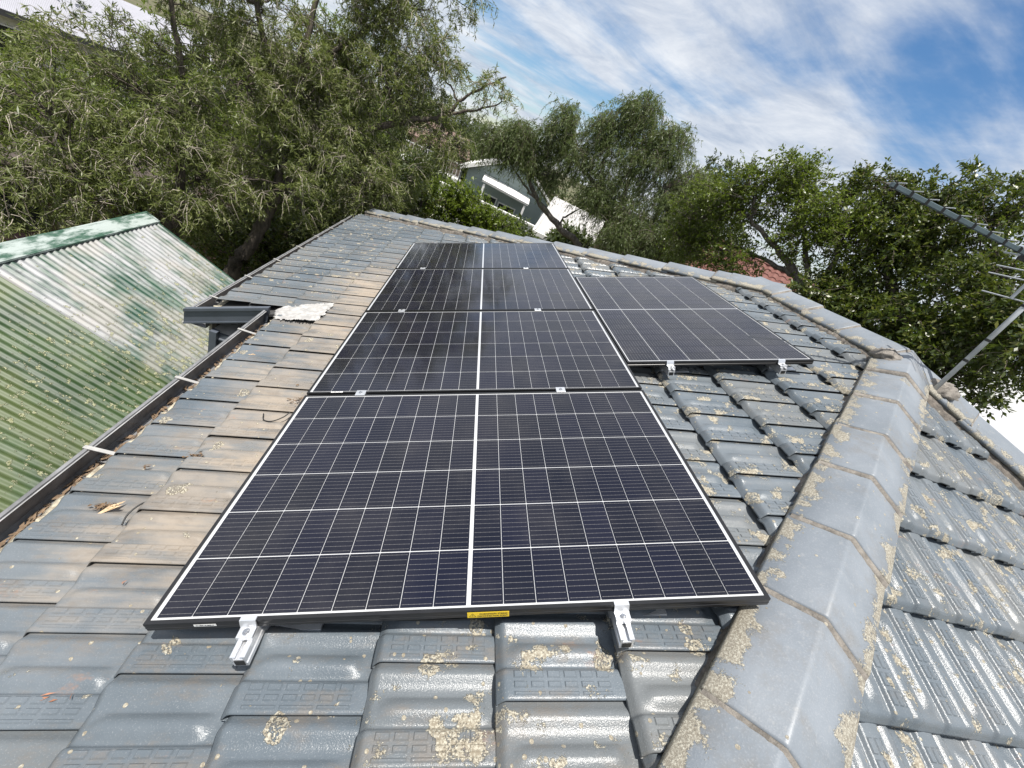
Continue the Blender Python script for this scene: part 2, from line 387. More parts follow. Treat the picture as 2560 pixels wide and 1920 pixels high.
# ------------------------------------------------------------------ ground
def gz(x, y):
    d = np.hypot(x, y)
    return (-0.75 + 0.05 * np.maximum(0, 0.45 * x + 0.9 * y - 7) + 0.03 * np.minimum(x, 0) * np.clip(d / 12, 0, 1)
            - 0.05 * np.maximum(0, 0.45 * x + 0.9 * y - 75) + 0.25 * np.sin(x * 0.21) * np.sin(y * 0.17 + 1) * np.clip(d / 15, 0, 1))
def ground():
    t = NT('dry_lawn_and_soil')
    n = t.noise(0.35, 6, 0.65); n2 = t.noise(9, 6, 0.7)
    c = t.mix(t.map(n, 0.4, 0.6), (0.075, 0.085, 0.03), (0.14, 0.115, 0.075))
    c = t.mix(t.map(n2, 0.35, 0.7, 0, 0.6), c, (0.05, 0.06, 0.022))
    t.bs(Base_Color=c, Roughness=0.95, Normal=t.bump(n2, 0.05))
    g = np.concatenate([-np.geomspace(900, 2, 45), np.linspace(-1.5, 1.5, 5), np.geomspace(2, 900, 45)])
    X, Y = np.meshgrid(g, g, indexing='ij'); n_ = len(g)
    V = np.stack([X, Y, gz(X, Y)], -1).reshape(-1, 3)
    i, j = np.meshgrid(np.arange(n_ - 1), np.arange(n_ - 1), indexing='ij'); a = (i * n_ + j).ravel()
    o = obj('ground', npmesh('ground', V, np.stack([a, a + n_, a + n_ + 1, a + 1], 1), True, t.m))
    tag(o, kind='structure')
ground()

# ================================================================== the tiled house we stand on
W0 = -0.135
APX = Vector((3.37, 1.585, 4.652)); RIDGE_N = 3.063
WT, GA = 0.225, 0.3365                       # tile cover width, gauge
EAVE1, EAVE2, STEPV = -0.80, -1.425, 2.66    # eave lines (upslope coordinate) near / far part
house = thing('tiled_house', (2.5, 3.0, -0.7), 'house with hipped roof of glossy grey interlocking tiles, seen from on top', 'house')
def z1(x): return APX.z - TT * (APX.x - x)   # height of the west tile plane
def eave_x(u): return u * CT - W0 * ST
xe1, xe2 = eave_x(EAVE1), eave_x(EAVE2)
ys = APX.y - (APX.x - xe1); yn = RIDGE_N + (APX.x - xe2)
ysd = STEPV
xr = 2 * APX.x - xe1; ze1 = z1(xe1); ze2 = z1(xe2)
dk = MB(); dz = Vector((0, 0, -0.03))
A_ = APX + dz; B_ = Vector((APX.x, RIDGE_N, APX.z)) + dz
yn1 = RIDGE_N + (APX.x - xe1)
dk.slab([Vector((xe1, ys, ze1)) + dz, A_, B_, Vector((xe2, yn, ze2)) + dz, Vector((xe2, ysd, ze2)) + dz, Vector((xe1, ysd, ze1)) + dz], 0.02)
dk.slab([Vector((xe1, ys, ze1)) + dz, Vector((xr, ys, ze1)) + dz, A_], 0.02)
dk.slab([Vector((xr, ys, ze1)) + dz, Vector((xr, yn1, ze1)) + dz, B_, A_], 0.02)
dk.slab([Vector((xe2, yn, ze2)) + dz, B_, Vector((xr, yn1, ze1)) + dz], 0.02)
roof = dk.build('roof', M_DECK, house)
wl = MB()
wl.box((xe1 + 0.45, ys + 0.45, -1.2), (xr - 0.45, ysd, ze1 - 0.16)); wl.box((xe2 + 0.45, ysd + 0.05, -1.2), (xr - 0.452, yn1 - 0.45, ze2 - 0.20))
t_ = NT('cream_render'); t_.bs(Base_Color=t_.mix(t_.map(t_.noise(3, 5, 0.6), 0.3, 0.7), (0.36, 0.33, 0.28), (0.46, 0.43, 0.37)), Roughness=0.9)
wl.build('wall', t_.m, house)
sf = MB(); sf.box((xe1 + 0.03, ys + 0.05, ze1 - 0.20), (xe1 + 0.45, ysd - 0.02, ze1 - 0.165)); sf.box((xe2 + 0.03, ysd + 0.06, ze2 - 0.22), (xe2 + 0.45, yn - 0.1, ze2 - 0.185))
sf.build('soffit', M_WPAINT, house)

# ---- one interlocking tile: x across (lip at x=WT), y up the slope, z off the roof
A_PTS = [(-.04, -6), (0, -4), (.03, -1), (.06, 3.5), (.09, 7.5), (.12, 9.5), (.15, 9.2), (.18, 6.8), (.22, 2.2), (.26, -1.6), (.30, -3.4), (.345, -3.8), (.365, -3.0), (.38, 0), (.40, 4), (.425, 8), (.455, 11), (.485, 12.2), (.51, 11.8),
         (.54, 9.5), (.57, 6), (.60, 2), (.625, -1.2), (.645, -2.2), (.66, 0.5), (.675, 6), (.69, 9.6), (.715, 11.2), (.78, 11.6), (.86, 11.6), (.94, 11.6), (.97, 11.2), (.985, 10.5), (.997, 8.5), (1.003, 6.0)]
FLAT = {}
B_PTS = [0, 0.004, 0.014, 0.022, 0.029, 0.036, 0.05, 0.066, 0.085, 0.12, 0.2, 0.27, 0.29, 0.303, 0.315, 0.328, GA + 0.055]
T0 = 0.040
def sstep(x, a, b):
    q = min(1, max(0, (x - a) / (b - a))); return q * q * (3 - 2 * q)
def tile_h(fa, b):
    h = np.interp(fa, [p[0] for p in A_PTS], [p[1] for p in A_PTS]) / 1000
    if 0.35 < fa < 0.65:                                  # the middle roll dies out towards both ends
        win = sstep(b, 0.022 + 0.10 * max(0, (0.50 - fa)), 0.075 + 0.12 * max(0, (0.50 - fa))) * (1 - sstep(b, 0.288, 0.318))
        h = h * win + (-0.0032) * (1 - win)
    nose = sstep(b, -0.012, 0.030)
    return h * (0.75 + 0.25 * nose) + T0 * (1 - b / GA) - 0.034 * (1 - nose)
def tile_mesh():
    na, nb = len(A_PTS), len(B_PTS); V = []; Q = []
    for b in B_PTS:
        for fa, _ in A_PTS: V.append((fa * WT, b, tile_h(fa, b)))
    for j in range(nb - 1):
        for i in range(na - 1):
            k = j * na + i; Q.append((k, k + 1, k + na + 1, k + na))
    o = len(V)                                            # nose skirt and lip skirt
    for fa, _ in A_PTS: V.append((fa * WT, 0.024, tile_h(fa, 0) - 0.010))
    for i in range(na - 1): Q.append((o + i, o + i + 1, i + 1, i))
    o2 = len(V)
    for b in B_PTS: V.append((0.965 * WT, b, tile_h(1.003, b) - 0.004))
    for j in range(nb - 1): Q.append((j * na + na - 1, o2 + j, o2 + j + 1, (j + 1) * na + na - 1))
    # raised anti-slip pads on the flat roll: two rows, then two long bars by the lip
    def pad(x0, x1, y0, y1, hh=0.0034):
        o = len(V); e = 0.0038
        for (x, y, up) in ((x0, y0, -.001), (x1, y0, -.001), (x1, y1, -.001), (x0, y1, -.001), (x0 + e, y0 + e, hh), (x1 - e, y0 + e, hh), (x1 - e, y1 - e, hh), (x0 + e, y1 - e, hh)):
            V.append((x, y, tile_h(min(max(x / WT, 0.70), 0.95), y) + up))
        for q in ((4, 5, 6, 7), (0, 1, 5, 4), (1, 2, 6, 5), (2, 3, 7, 6), (3, 0, 4, 7)): Q.append(tuple(o + i for i in q))
    y0 = 0.048; NPAD = len(Q)
    for c in range(6):
        ya = y0 + c * 0.0445; yb = ya + 0.037
        pad(0.695 * WT, 0.785 * WT, ya, yb); pad(0.808 * WT, 0.885 * WT, ya, yb)
    for c in range(3): pad(0.910 * WT, 0.962 * WT, y0 + c * 0.089, y0 + c * 0.089 + 0.083, 0.0026)
    me = npmesh('roof_tile', V, Q, True, M_TILE)
    for p in me.polygons:
        if p.index >= NPAD: p.use_smooth = False
    return me
TILE = tile_mesh()
FR1 = Matrix(((0, CT, -ST, 0), (-1, 0, 0, 0), (0, ST, CT, 0), (0, 0, 0, 1)))
FR2 = Matrix(((1, 0, 0, 0), (0, CT, -ST, 0), (0, ST, CT, 0), (0, 0, 0, 1)))
hipN = lambda d: d
def cut_tile(mat, planes):
    """copy of the tile cut by world planes (point, normal): keeps the side the normal points away from"""
    bm = bmesh.new(); bm.from_mesh(TILE); inv = mat.inverted()
    for p, n in planes:
        lp = inv @ p; ln = (inv.to_3x3() @ n).normalized()
        bmesh.ops.bisect_plane(bm, geom=bm.verts[:] + bm.edges[:] + bm.faces[:], plane_co=lp, plane_no=ln, clear_outer=True)
    if len(bm.faces) < 8: bm.free(); return None
    me = bpy.data.meshes.new('roof_tile_cut'); bm.to_mesh(me); bm.free(); me.materials.append(M_TILE); return me
NEAR_HIP = (APX, Vector((1, -1, 0)).normalized()); FAR_HIP = (B_, Vector((1, 1, 0)).normalized()); RIDGEP = (APX, Vector((1, 0, 0)))
SE_HIP = (APX, Vector((1, 1, 0)).normalized()); NEAR_HIP2 = (APX, Vector((-1, 1, 0)).normalized())
camI = camo.matrix_basis.inverted() if camo.matrix_basis else None
camI = mw.inverted()
FPX = 14.5045 / 36
def in_view(p, mx_=0.08):
    q = camI @ p
    if q.z > -0.15: return False
    x, y = FPX * q.x / -q.z, FPX * q.y / -q.z
    return abs(x) < 0.5 + mx_ and abs(y) < 0.375 + mx_
PAN = [(0, 0, 1.722, 4.596), (1.7305, 1.442, 1.134, 1.722)]
tiles = []; rest = []
def side(p, pl): return (p - pl[0]).dot(pl[1])
def add_tile(mat, planes, under=False):
    c = [mat @ Vector(q) for q in ((0, 0, 0), (WT, 0, 0), (WT, GA, 0), (0, GA, 0))]
    mid = mat @ Vector((WT / 2, GA / 2, 0))
    need = []
    for pl in planes:
        ds = [side(q, pl) for q in c]
        if min(ds) > -0.012: return
        if max(ds) > 0: need.append(pl)
    vis = any(in_view(q) for q in c + [mid]) and not under
    tiles.append((0 if vis else 1, (mid - CAM).length, mat, need))
for k in range(-5, 12):
    u = 0.26 + GA * k
    ph = 0.045 if k % 2 == 0 else 0.1525
    j0 = int((-3.2 - ph) / WT); j1 = int((9 - ph) / WT)
    for j in range(j0, j1):
        v = ph + WT * j                                     # lip line
        if u < EAVE1 - 0.02 and v < STEPV - 0.02: continue
        jit = random.Random(k * 991 + j)
        under = any(a + 0.16 < u and u + GA < a + cw_ - 0.16 and b + 0.16 < v and v + WT < b + ch_ - 0.16 for a, b, cw_, ch_ in PAN)
        m = T(*uvw(u + jit.uniform(-.003, .003), v + WT + jit.uniform(-.002, .002), W0 + jit.uniform(-.001, .0015))) @ FR1 @ rotz(jit.uniform(-.006, .006))
        add_tile(m, [NEAR_HIP, FAR_HIP, RIDGEP], under)
P2 = APX                                                     # end face: x along, s up the slope
for k in range(1, 11):
    s_ = 0.075 - GA * k
    ph = 0.03 if k % 2 == 0 else 0.03 + WT / 2
    for j in range(-14, 14):
        x = ph + WT * j; jit = random.Random(k * 77 + j)
        o_ = APX + Vector((x, CT * s_, ST * s_))
        m = T(*o_) @ FR2 @ rotz(jit.uniform(-.006, .006))
        add_tile(m, [NEAR_HIP2, SE_HIP])
tiles.sort(key=lambda q: (q[0], q[1]))
nparts = 0; V_, Q_ = [], []
tv = np.array([v.co[:] for v in TILE.vertices]); tq = np.array([p.vertices[:] for p in TILE.polygons])
joined = bmesh.new()
for vis, d, mat, need in tiles:
    me = TILE if not need else cut_tile(mat, need)
    if me is None: continue
    if vis == 0 and nparts < 298:
        obj('roof_tile', me, mat, roof); nparts += 1
    elif (mat.translation - CAM).length < 9:
        if me is TILE:
            Mx = np.array(mat); V_.append(tv @ Mx[:3, :3].T + Mx[:3, 3]); Q_.append(tq + sum(len(q) for q in V_[:-1]))
print('tiles as parts', nparts, 'joined', len(V_))
if V_:
    o = obj('outlying_roof_tiles', npmesh('outlying_roof_tiles', np.concatenate(V_), np.concatenate(Q_), True, M_TILE), None, roof); tag(o, kind='stuff')

# ---- ridge and hip capping
EDGE = 0.068
def cap_mesh(name, L, slope, hw, crest, lift):
    """x across, y up the line, z up; origin at lower end on the line where the tile planes meet"""
    V, Q = [], []; xs = [-hw, -hw * 0.985, -hw * 0.5, -0.009, -0.003, 0.003, 0.009, hw * 0.5, hw * 0.985, hw]
    def hz(x):
        a = abs(x); e = -slope * hw + EDGE
        z = crest + (e - crest) * (a / hw)
        if a < 0.009: z = crest + (e - crest) * (0.009 / hw) + 0.0026 * (1 - (a / 0.009) ** 2)
        if a >= hw: z -= 0.010
        return z
    ysq = [0, 0.008, L * 0.5, L]
    for top in (1, 0):
        for y in ysq:
            for x in xs:
                z = hz(x) + lift * (1 - y / L) - (0 if top else 0.017) - (0.004 if (y == 0 and top) else 0)
                V.append((x, y, z))
    n = len(xs); m = len(ysq)
    for j in range(m - 1):
        for i in range(n - 1):
            k = j * n + i; Q.append((k, k + 1, k + n + 1, k + n)); k += n * m; Q.append((k, k + n, k + n + 1, k + 1))
    for i in range(n - 1): Q.append((n * m + i, n * m + i + 1, i + 1, i))
    for j in range(m - 1):
        Q.append((j * n, (j + 1) * n, n * m + (j + 1) * n, n * m + j * n)); k = j * n + n - 1; Q.append((k, n * m + k, n * m + k + n, k + n))
    me = npmesh(name, V, Q, False, M_CAP); return me, hz
def joint_mesh(hz, hw, lift, rnd):
    """pointing mortar struck flat against the lower end of a cap, resting on the cap below"""
    V, Q = [], []; N = 40
    wb = rnd.uniform(0.018, 0.027); w1 = 0
    for i in range(N):
        x = hw * 0.985 * (2 * i / (N - 1) - 1); w1 = 0.6 * w1 + rnd.uniform(-.0022, .0022); z = hz(x)
        V += [(x, -wb + w1, z - 0.012), (x, -wb + w1 + 0.003, z - 0.0005 + rnd.uniform(-.0008, .0008)), (x, -0.001 + rnd.uniform(-.001, .001), z + lift - 0.0045), (x, 0.004, z + lift - 0.012)]
    for i in range(N - 1):
        for k in range(3): a = i * 4 + k; Q.append((a, a + 4, a + 5, a + 1))
    return npmesh('mortar_joint', V, Q, False, M_MORTAR)
def capping(origin, d_up, n, t0, step, slope, hw, crest, lift, bed_sides, seed, bed=None):
    """pieces from the top down; origin is the top point, t measured down the line"""
    yv = d_up.normalized(); xv = yv.cross(Vector((0, 0, 1))).normalized(); zv = xv.cross(yv)
    Fr = Matrix((xv, yv, zv)).transposed().to_4x4()
    me, hz = cap_mesh('ridge_cap', step + 0.06, slope, hw, crest, lift)
    rnd = random.Random(seed)
    for i in range(n):
        tt = t0 + step * (i + 1)
        m = T(*(origin - yv * tt)) @ Fr @ rotz(rnd.uniform(-.012, .012)) @ T(rnd.uniform(-.004, .004), rnd.uniform(-.01, .01), rnd.uniform(-.002, .003))
        obj('ridge_cap', me, m, roof)
        obj('mortar_joint', joint_mesh(hz, hw, lift, rnd), m, roof)
    for sgn in bed_sides:                                    # bedding mortar: ragged face from cap edge down to the tiles
        V, Q = [], []; uc = 0.012 if seed == 1 and sgn < 0 else 0.0; y0, y1 = -(t0 + step * n), -t0 + 0.05; N = int((y1 - y0) / 0.015); w1 = w2 = 0
        for i in range(N + 1):
            y = y0 + (y1 - y0) * i / N; r = rnd.uniform
            w1 = 0.8 * w1 + r(-.004, .004); w2 = 0.8 * w2 + r(-.003, .003); e = -slope * hw
            for (xx, zz) in ((hw * 0.80, e + EDGE - 0.004), (hw * 0.965 + w2 * .5 - uc * 0.4, e + EDGE - 0.010), (hw + 0.006 + w2 - uc, e + 0.028), (hw + 0.016 + w1 - uc, e + 0.004 + r(-.002, .002)), (hw + 0.030 + w1 - uc, e - 0.030)):
                V.append((sgn * xx, y, zz))
        for i in range(N):
            for k in range(4):
                a = i * 5 + k; q = (a, a + 1, a + 6, a + 5); Q.append(q if sgn > 0 else q[::-1])
        obj('bedding_mortar', npmesh('bedding_mortar', V, Q, True, bed or M_BED), T(*origin) @ Fr, roof)
    return Fr
HS = TT / math.sqrt(2)
dh = Vector((1, 1, TT)); LH = dh.length
k_h = math.sqrt(2) / math.sqrt(2 + TT * TT)
capping(APX, dh, 9, 0.38, 0.398, HS, 0.168, 0.094, 0.017, (-1, 1), 1)                                  # near hip
capping(APX, Vector((-1, 1, TT)), 5, 0.05, 0.398, HS, 0.165, 0.096, 0.017, (-1, 1), 3)                  # right hip
capping(Vector((APX.x, RIDGE_N, APX.z)), Vector((1, -1, TT)), 13, 0.0, 0.50, HS, 0.170, 0.098, 0.024, (-1, 1), 5)   # far hip
capping(Vector((APX.x, RIDGE_N + 0.16, APX.z)), Vector((0, 1, 0)), 4, 0.0, 0.40, TT, 0.150, 0.104, 0.017, (-1, 1), 7)  # ridge
# crown where ridge and hips meet: a lump of mortar and a starter cap on the near hip
bm = bmesh.new(); bmesh.ops.create_icosphere(bm, subdivisions=4, radius=1.0)
for v in bm.verts:
    n_ = 1 + 0.16 * math.sin(v.co.x * 7 + v.co.y * 5) * math.sin(v.co.z * 6 + v.co.y * 9) + 0.07 * math.sin(v.co.x * 23) * math.sin(v.co.y * 19 + v.co.z * 17)
    v.co = Vector((v.co.x * 0.10, v.co.y * 0.085, v.co.z * 0.06)) * n_
me = bpy.data.meshes.new('mortar_lump'); bm.to_mesh(me); bm.free(); me.shade_smooth(); me.materials.append(M_MORTAR)
obj('mortar_lump', me, T(APX.x - 0.15, APX.y - 0.02, APX.z + 0.01), roof)
obj('mortar_lump', me, T(APX.x + 0.13, APX.y - 0.20, APX.z - 0.015) @ rotz(1.3), roof)
capping(APX, dh, 1, -0.03, 0.40, HS, 0.166, 0.099, 0.02, (), 9)
capping(Vector((APX.x, RIDGE_N, APX.z)), Vector((1, -1, TT)), 1, -0.06, 0.42, HS, 0.168, 0.108, 0.02, (), 12)

# ---- gutters
def gutter(x, z, y0, y1, name='gutter'):
    """open quad gutter along y; x,z = tile nose line. Outer lip towards -x"""
    o = x - 0.118; zt = z - 0.032
    prof = [(x + 0.03, zt - 0.035), (x + 0.03, zt - 0.12), (o + 0.012, zt - 0.12), (o, zt - 0.10), (o, zt - 0.012), (o - 0.004, zt - 0.003), (o + 0.003, zt + 0.004), (o + 0.014, zt + 0.002), (o + 0.016, zt - 0.008),
            (o + 0.007, zt - 0.010), (o + 0.005, zt - 0.098), (o + 0.014, zt - 0.115), (x + 0.026, zt - 0.115), (x + 0.026, zt - 0.035)]
    g = MB().extrude(prof, T(0, y0, 0), T(0, y1, 0)).build(name, M_GUTTER, house)
    b = MB().extrude([(o + 0.0165, zt - 0.007), (o + 0.0185, zt - 0.002), (o + 0.0215, zt - 0.005), (o + 0.0185, zt - 0.012)], T(0, y0, 0), T(0, y1, 0)).build('lip_bead', M_GUTTER_LINE, g)
    return g, o, zt
def straps(g, o, zt, x, ys_):
    for y in ys_:
        sm = MB().box((o + 0.001, y - 0.010, zt + 0.0045), (x + 0.025, y + 0.010, zt + 0.0075))
        sm.box((o - 0.006, y - 0.0095, zt - 0.02), (o - 0.0045, y + 0.0095, zt + 0.007)); sm.box((o - 0.006, y - 0.0098, zt + 0.0048), (o + 0.0012, y + 0.0098, zt + 0.0078))
        sm.build('gutter_strap', M_STRAP, g)
gA, oA, ztA = gutter(xe1, ze1, ys, STEPV - 0.005)
straps(gA, oA, ztA, xe1, (0.27, 0.90, 1.54, 2.25))
gB, oB, ztB = gutter(xe2, ze2, STEPV + 0.01, yn + 0.02)
straps(gB, oB, ztB, xe2, (3.00, 3.62, 4.28, 4.93, 5.58, 6.2, 6.8))
# back wall of gutter / fascia with dirt line
ft = NT('stained_fascia'); ft.bs(Base_Color=ft.mix(ft.map(ft.noise(12, 6, 0.7), 0.35, 0.65), (0.13, 0.12, 0.105), (0.42, 0.37, 0.29)), Roughness=0.9, Normal=ft.bump(ft.noise(60, 5, 0.7), 0.004))
MB().box((xe1 + 0.031, ys + 0.03, ze1 - 0.17), (xe1 + 0.05, STEPV - 0.02, ze1 - 0.01)).build('fascia', ft.m, house)
MB().box((xe2 + 0.031, STEPV + 0.06, ze2 - 0.19), (xe2 + 0.05, yn - 0.05, ze2 - 0.012)).build('fascia', ft.m, house)
# ragged bedding of dirt and mortar between first course and gutter
def eave_bed(x, z, y0, y1, seed):
    r = random.Random(seed).uniform; V, Q = [], []; N = int((y1 - y0) / 0.025)
    for i in range(N + 1):
        y = y0 + (y1 - y0) * i / N
        for xx, zz in ((0.05, -0.006), (0.012 + r(-.012, .008), -0.016 + r(-.004, .004)), (-0.004 + r(-.014, .008), -0.032 + r(-.006, .004)), (0.004, -0.060)): V.append((x + xx, y, z + zz))
    for i in range(N):
        for k in range(3): a = i * 4 + k; Q.append((a, a + 4, a + 5, a + 1))
    et = NT('dusty_mortar_edge'); et.bs(Base_Color=et.mix(et.map(et.noise(25, 6, 0.7), 0.35, 0.65), (0.24, 0.20, 0.145), (0.55, 0.50, 0.38)), Roughness=0.95, Normal=et.bump(et.noise(120, 4, 0.7), 0.004))
    obj('eave_mortar', npmesh('eave_mortar', V, Q, True, et.m), None, house)
eave_bed(xe1, ze1, ys, STEPV - 0.02, 4); eave_bed(xe2, ze2, STEPV + 0.05, yn - 0.1, 5)
def gutter_litter(g, x, z, y0, y1, seed):
    r = random.Random(seed); V, Q = [], []
    for i in range(700):
        y = r.uniform(y0, y1); c = Vector((x - r.uniform(0.015, 0.10), y, z - 0.142 + r.uniform(0, 0.012))); a = r.uniform(0, PI); l_ = r.uniform(0.01, 0.035); w_ = l_ * r.uniform(0.15, 0.4)
        d = Vector((math.sin(a) * 0.6, math.cos(a), r.uniform(-.3, .3))) * l_; e = Vector((math.cos(a), -math.sin(a), r.uniform(-.5, .5))) * w_; o = len(V)
        V += [c - d, c + e, c + d, c - e]; Q.append((o, o + 1, o + 2, o + 3))
    tag(obj('leaf_sludge', npmesh('leaf_sludge', [q[:] for q in V], Q, False, plain('gutter_leaf_sludge', (0.16, 0.11, 0.07), 0.9, 0, 0.5, 40)), None, g), kind='stuff')
gutter_litter(gA, xe1, ze1, -0.2, STEPV - 0.05, 3); gutter_litter(gB, xe2, ze2, STEPV + 0.05, yn - 0.1, 4)
# return of the gutter where the far eave steps out, with ribbed cladding under it
r = MB(); yR = STEPV - 0.006
for (z0, z1_, d) in ((-0.012, 0.012, 0.012), (-0.115, -0.012, 0.0), (-0.128, -0.115, 0.010)):
    x0, x1 = oB - 0.01, xe1 - 0.085
    zA, zB = ze2 - 0.030, ze1 - 0.010
    r.add([(x0, yR - d, zA + z0), (x1, yR - d, zB + z0), (x1, yR - d, zB + z1_), (x0, yR - d, zA + z1_), (x0, yR + 0.03, zA + z0), (x1, yR + 0.03, zB + z0), (x1, yR + 0.03, zB + z1_), (x0, yR + 0.03, zA + z1_)],
          [(0, 1, 2, 3), (7, 6, 5, 4), (0, 4, 5, 1), (3, 2, 6, 7), (0, 3, 7, 4), (1, 5, 6, 2)])
gr_ = r.build('gutter_return', M_CLAD, house)
cl = MB(); xw0, xw1 = xe2 + 0.13, xe1 - 0.02
zz = ze2 - 0.165
prof = [(0, 0)]
for i in range(5):
    b_ = -i * 0.075
    prof += [(0, b_ - 0.040), (-0.014, b_ - 0.046), (-0.014, b_ - 0.058), (0, b_ - 0.064)]
prof += [(0, -0.45), (0.02, -0.45), (0.02, 0)]
FrR = Matrix(((0, 1, 0, xw0), (1, 0, 0, yR + 0.02), (0, 0, 1, zz), (0, 0, 0, 1))); FrR2 = FrR.copy(); FrR2[0][3] = xw1
cl.extrude(prof, FrR, FrR2).build('ribbed_cladding', M_CLAD, house)
MB().box((xw0 - 0.05, yR - 0.03, zz - 1.2), (xw0 + 0.004, yR + 0.03, zz + 0.03)).build('corner_trim', M_CLAD, house)

# ================================================================== solar panels
PW, PH, PT = 1.722, 1.134, 0.030
cell_me = None
def cell_mesh():
    cw, ch, c_ = 0.0908, 0.1799, 0.0012
    v = [(-cw / 2 + c_, -ch / 2, 0), (cw / 2 - c_, -ch / 2, 0), (cw / 2, -ch / 2 + c_, 0), (cw / 2, ch / 2 - c_, 0), (cw / 2 - c_, ch / 2, 0), (-cw / 2 + c_, ch / 2, 0), (-cw / 2, ch / 2 - c_, 0), (-cw / 2, -ch / 2 + c_, 0)]
    v = [(a, b, 0.0004) for a, b, _ in v] + [(a, b, -0.0004) for a, b, _ in v]
    me = bpy.data.meshes.new('cell'); me.from_pydata(v, [], [tuple(range(8)), tuple(reversed(range(8, 16)))] + [(i, i + 8, (i + 1) % 8 + 8, (i + 1) % 8) for i in range(8)])
    ul = me.uv_layers.new(name='UVMap')
    for lp in me.loops:
        co = me.vertices[lp.vertex_index].co; ul.data[lp.index].uv = (co.x / cw + 0.5, co.y / ch + 0.5)
    me.materials.append(M_CELL); return me
CELL = cell_mesh()
def frame_mesh():
    mb = MB(); lip = 0.0105
    prof = [(0, 0), (lip, 0), (lip, -0.0035), (0.002, -0.0042), (0.002, -PT + 0.002), (0.024, -PT + 0.002), (0.024, -PT), (0, -PT), (0, -0.021), (-0.0012, -0.020), (-0.0012, -0.0185), (0, -0.0175), (0, -0.0075), (-0.001, -0.0065)]
    # four mitred sides
    def side_(p0, p1, inward):
        d = (p1 - p0).normalized(); n = len(prof); v = []
        for (P, sg) in ((p0, 1), (p1, -1)):
            for x, z in prof: v.append(P + inward * x + d * (sg * max(x, 0)) + Vector((0, 0, z)))
        mb.add(v, [(i, (i + 1) % n, n + (i + 1) % n, n + i) for i in range(n)])
    c = [Vector((0, 0, 0)), Vector((PW, 0, 0)), Vector((PW, PH, 0)), Vector((0, PH, 0))]
    side_(c[0], c[1], Vector((0, 1, 0))); side_(c[1], c[2], Vector((-1, 0, 0))); side_(c[2], c[3], Vector((0, -1, 0))); side_(c[3], c[0], Vector((1, 0, 0)))
    return mb.mesh('frame', M_FRAME)
FRAME = frame_mesh()
def back_mesh():
    return MB().box((0.010, 0.010, -0.0085), (PW - 0.010, PH - 0.010, -0.0032)).mesh('backsheet', M_BACK)
BACK = back_mesh()
LEADV = MB().box((-0.0032, 0.024, -0.0004), (0.0032, PH - 0.024, 0.0004)).mesh('centre_ribbon', M_LEAD)
LEADE = MB().box((-0.0016, 0.024, -0.0004), (0.0016, PH - 0.024, 0.0004)).mesh('edge_ribbon', M_LEAD)
def panel(mat, label):
    root = tag(place(bpy.data.objects.new('photovoltaic_module', None), mat), label, 'solar panel', 'black framed solar panels on the tiled roof')
    obj('frame', FRAME, mat, root); bk = obj('backsheet', BACK, mat, root)
    gx, gy, mid = 0.0018, 0.0037, 0.013
    tw = 18 * 0.0908 + 16 * gx + mid; x = (PW - tw) / 2 + 0.0454
    for i in range(18):
        for j in range(6):
            y = (PH - (6 * 0.1799 + 5 * gy)) / 2 + 0.08995 + j * (0.1799 + gy)
            obj('cell', CELL, mat @ T(x, y, -0.0026), root)
        x += 0.0908 + (mid if i == 8 else gx)
    obj('centre_ribbon', LEADV, mat @ T(PW / 2, 0, -0.0026), root)
    for xx in (0.0155, PW - 0.0155): obj('edge_ribbon', LEADE, mat @ T(xx, 0, -0.0026), root)
    return root
VS = [0, PH + 0.02, 2 * (PH + 0.02), 3 * (PH + 0.02)]
LBL = ['large black solar panel nearest the camera with yellow warning label', 'second solar panel from the camera, in the row of four',
       'third solar panel from the camera, in the row of four', 'farthest solar panel in the row of four, by the hip capping']
panels = [panel(F1 @ T(0, v, 0), l) for v, l in zip(VS, LBL)]
p5m = F1 @ T(1.7305 + PH, 1.442, 0) @ rotz(PI / 2)
p5 = panel(p5m, 'separate solar panel turned the other way, right of the row of four')
# labels on the near panel's front edge
FRN = F1 @ Matrix(((1, 0, 0, 0), (0, 0, -1, -0.0016), (0, 1, 0, -PT), (0, 0, 0, 1)))     # x along, y up the edge, z out towards the camera side
def text(body, size, mat, parent, m, sx=1.0, bold=0.0):
    cu = bpy.data.curves.new('print', 'FONT'); cu.body = body; cu.size = size; cu.align_x = 'LEFT'; cu.offset = bold
    tmp = bpy.data.objects.new('print', cu); COL.objects.link(tmp)
    dg = bpy.context.evaluated_depsgraph_get(); me = bpy.data.meshes.new_from_object(tmp.evaluated_get(dg))
    bpy.data.objects.remove(tmp); me.name = 'print'; me.materials.clear(); me.materials.append(m)
    if sx != 1.0: me.transform(Matrix.Diagonal((sx, 1, 1, 1)))
    return obj('print', me, mat, parent)
ux = 0.858
lab = MB().box((0, 0, 0), (0.116, 0.0245, 0.0006)).build('warning_label', M_YELLOW, panels[0], FRN @ T(ux, 0.0005, 0))
text('WARNING:PV STRING', 0.0092, FRN @ T(ux + 0.033, 0.0140, 0.0009), lab, M_INK, 0.86, 0.0002)
text('DISCONNECTION POINT', 0.0092, FRN @ T(ux + 0.028, 0.0040, 0.0009), lab, M_INK, 0.80, 0.0002)
tri = MB()
def ring(p, q, z): n = len(p); tri.add([(a, b, z) for a, b in p] + [(a, b, z) for a, b in q], [(i, (i + 1) % n, n + (i + 1) % n, n + i) for i in range(n)])
ring([(0.004, 0.004), (0.025, 0.004), (0.0145, 0.0205)], [(0.0062, 0.0053), (0.0228, 0.0053), (0.0145, 0.0182)], 0.0009)
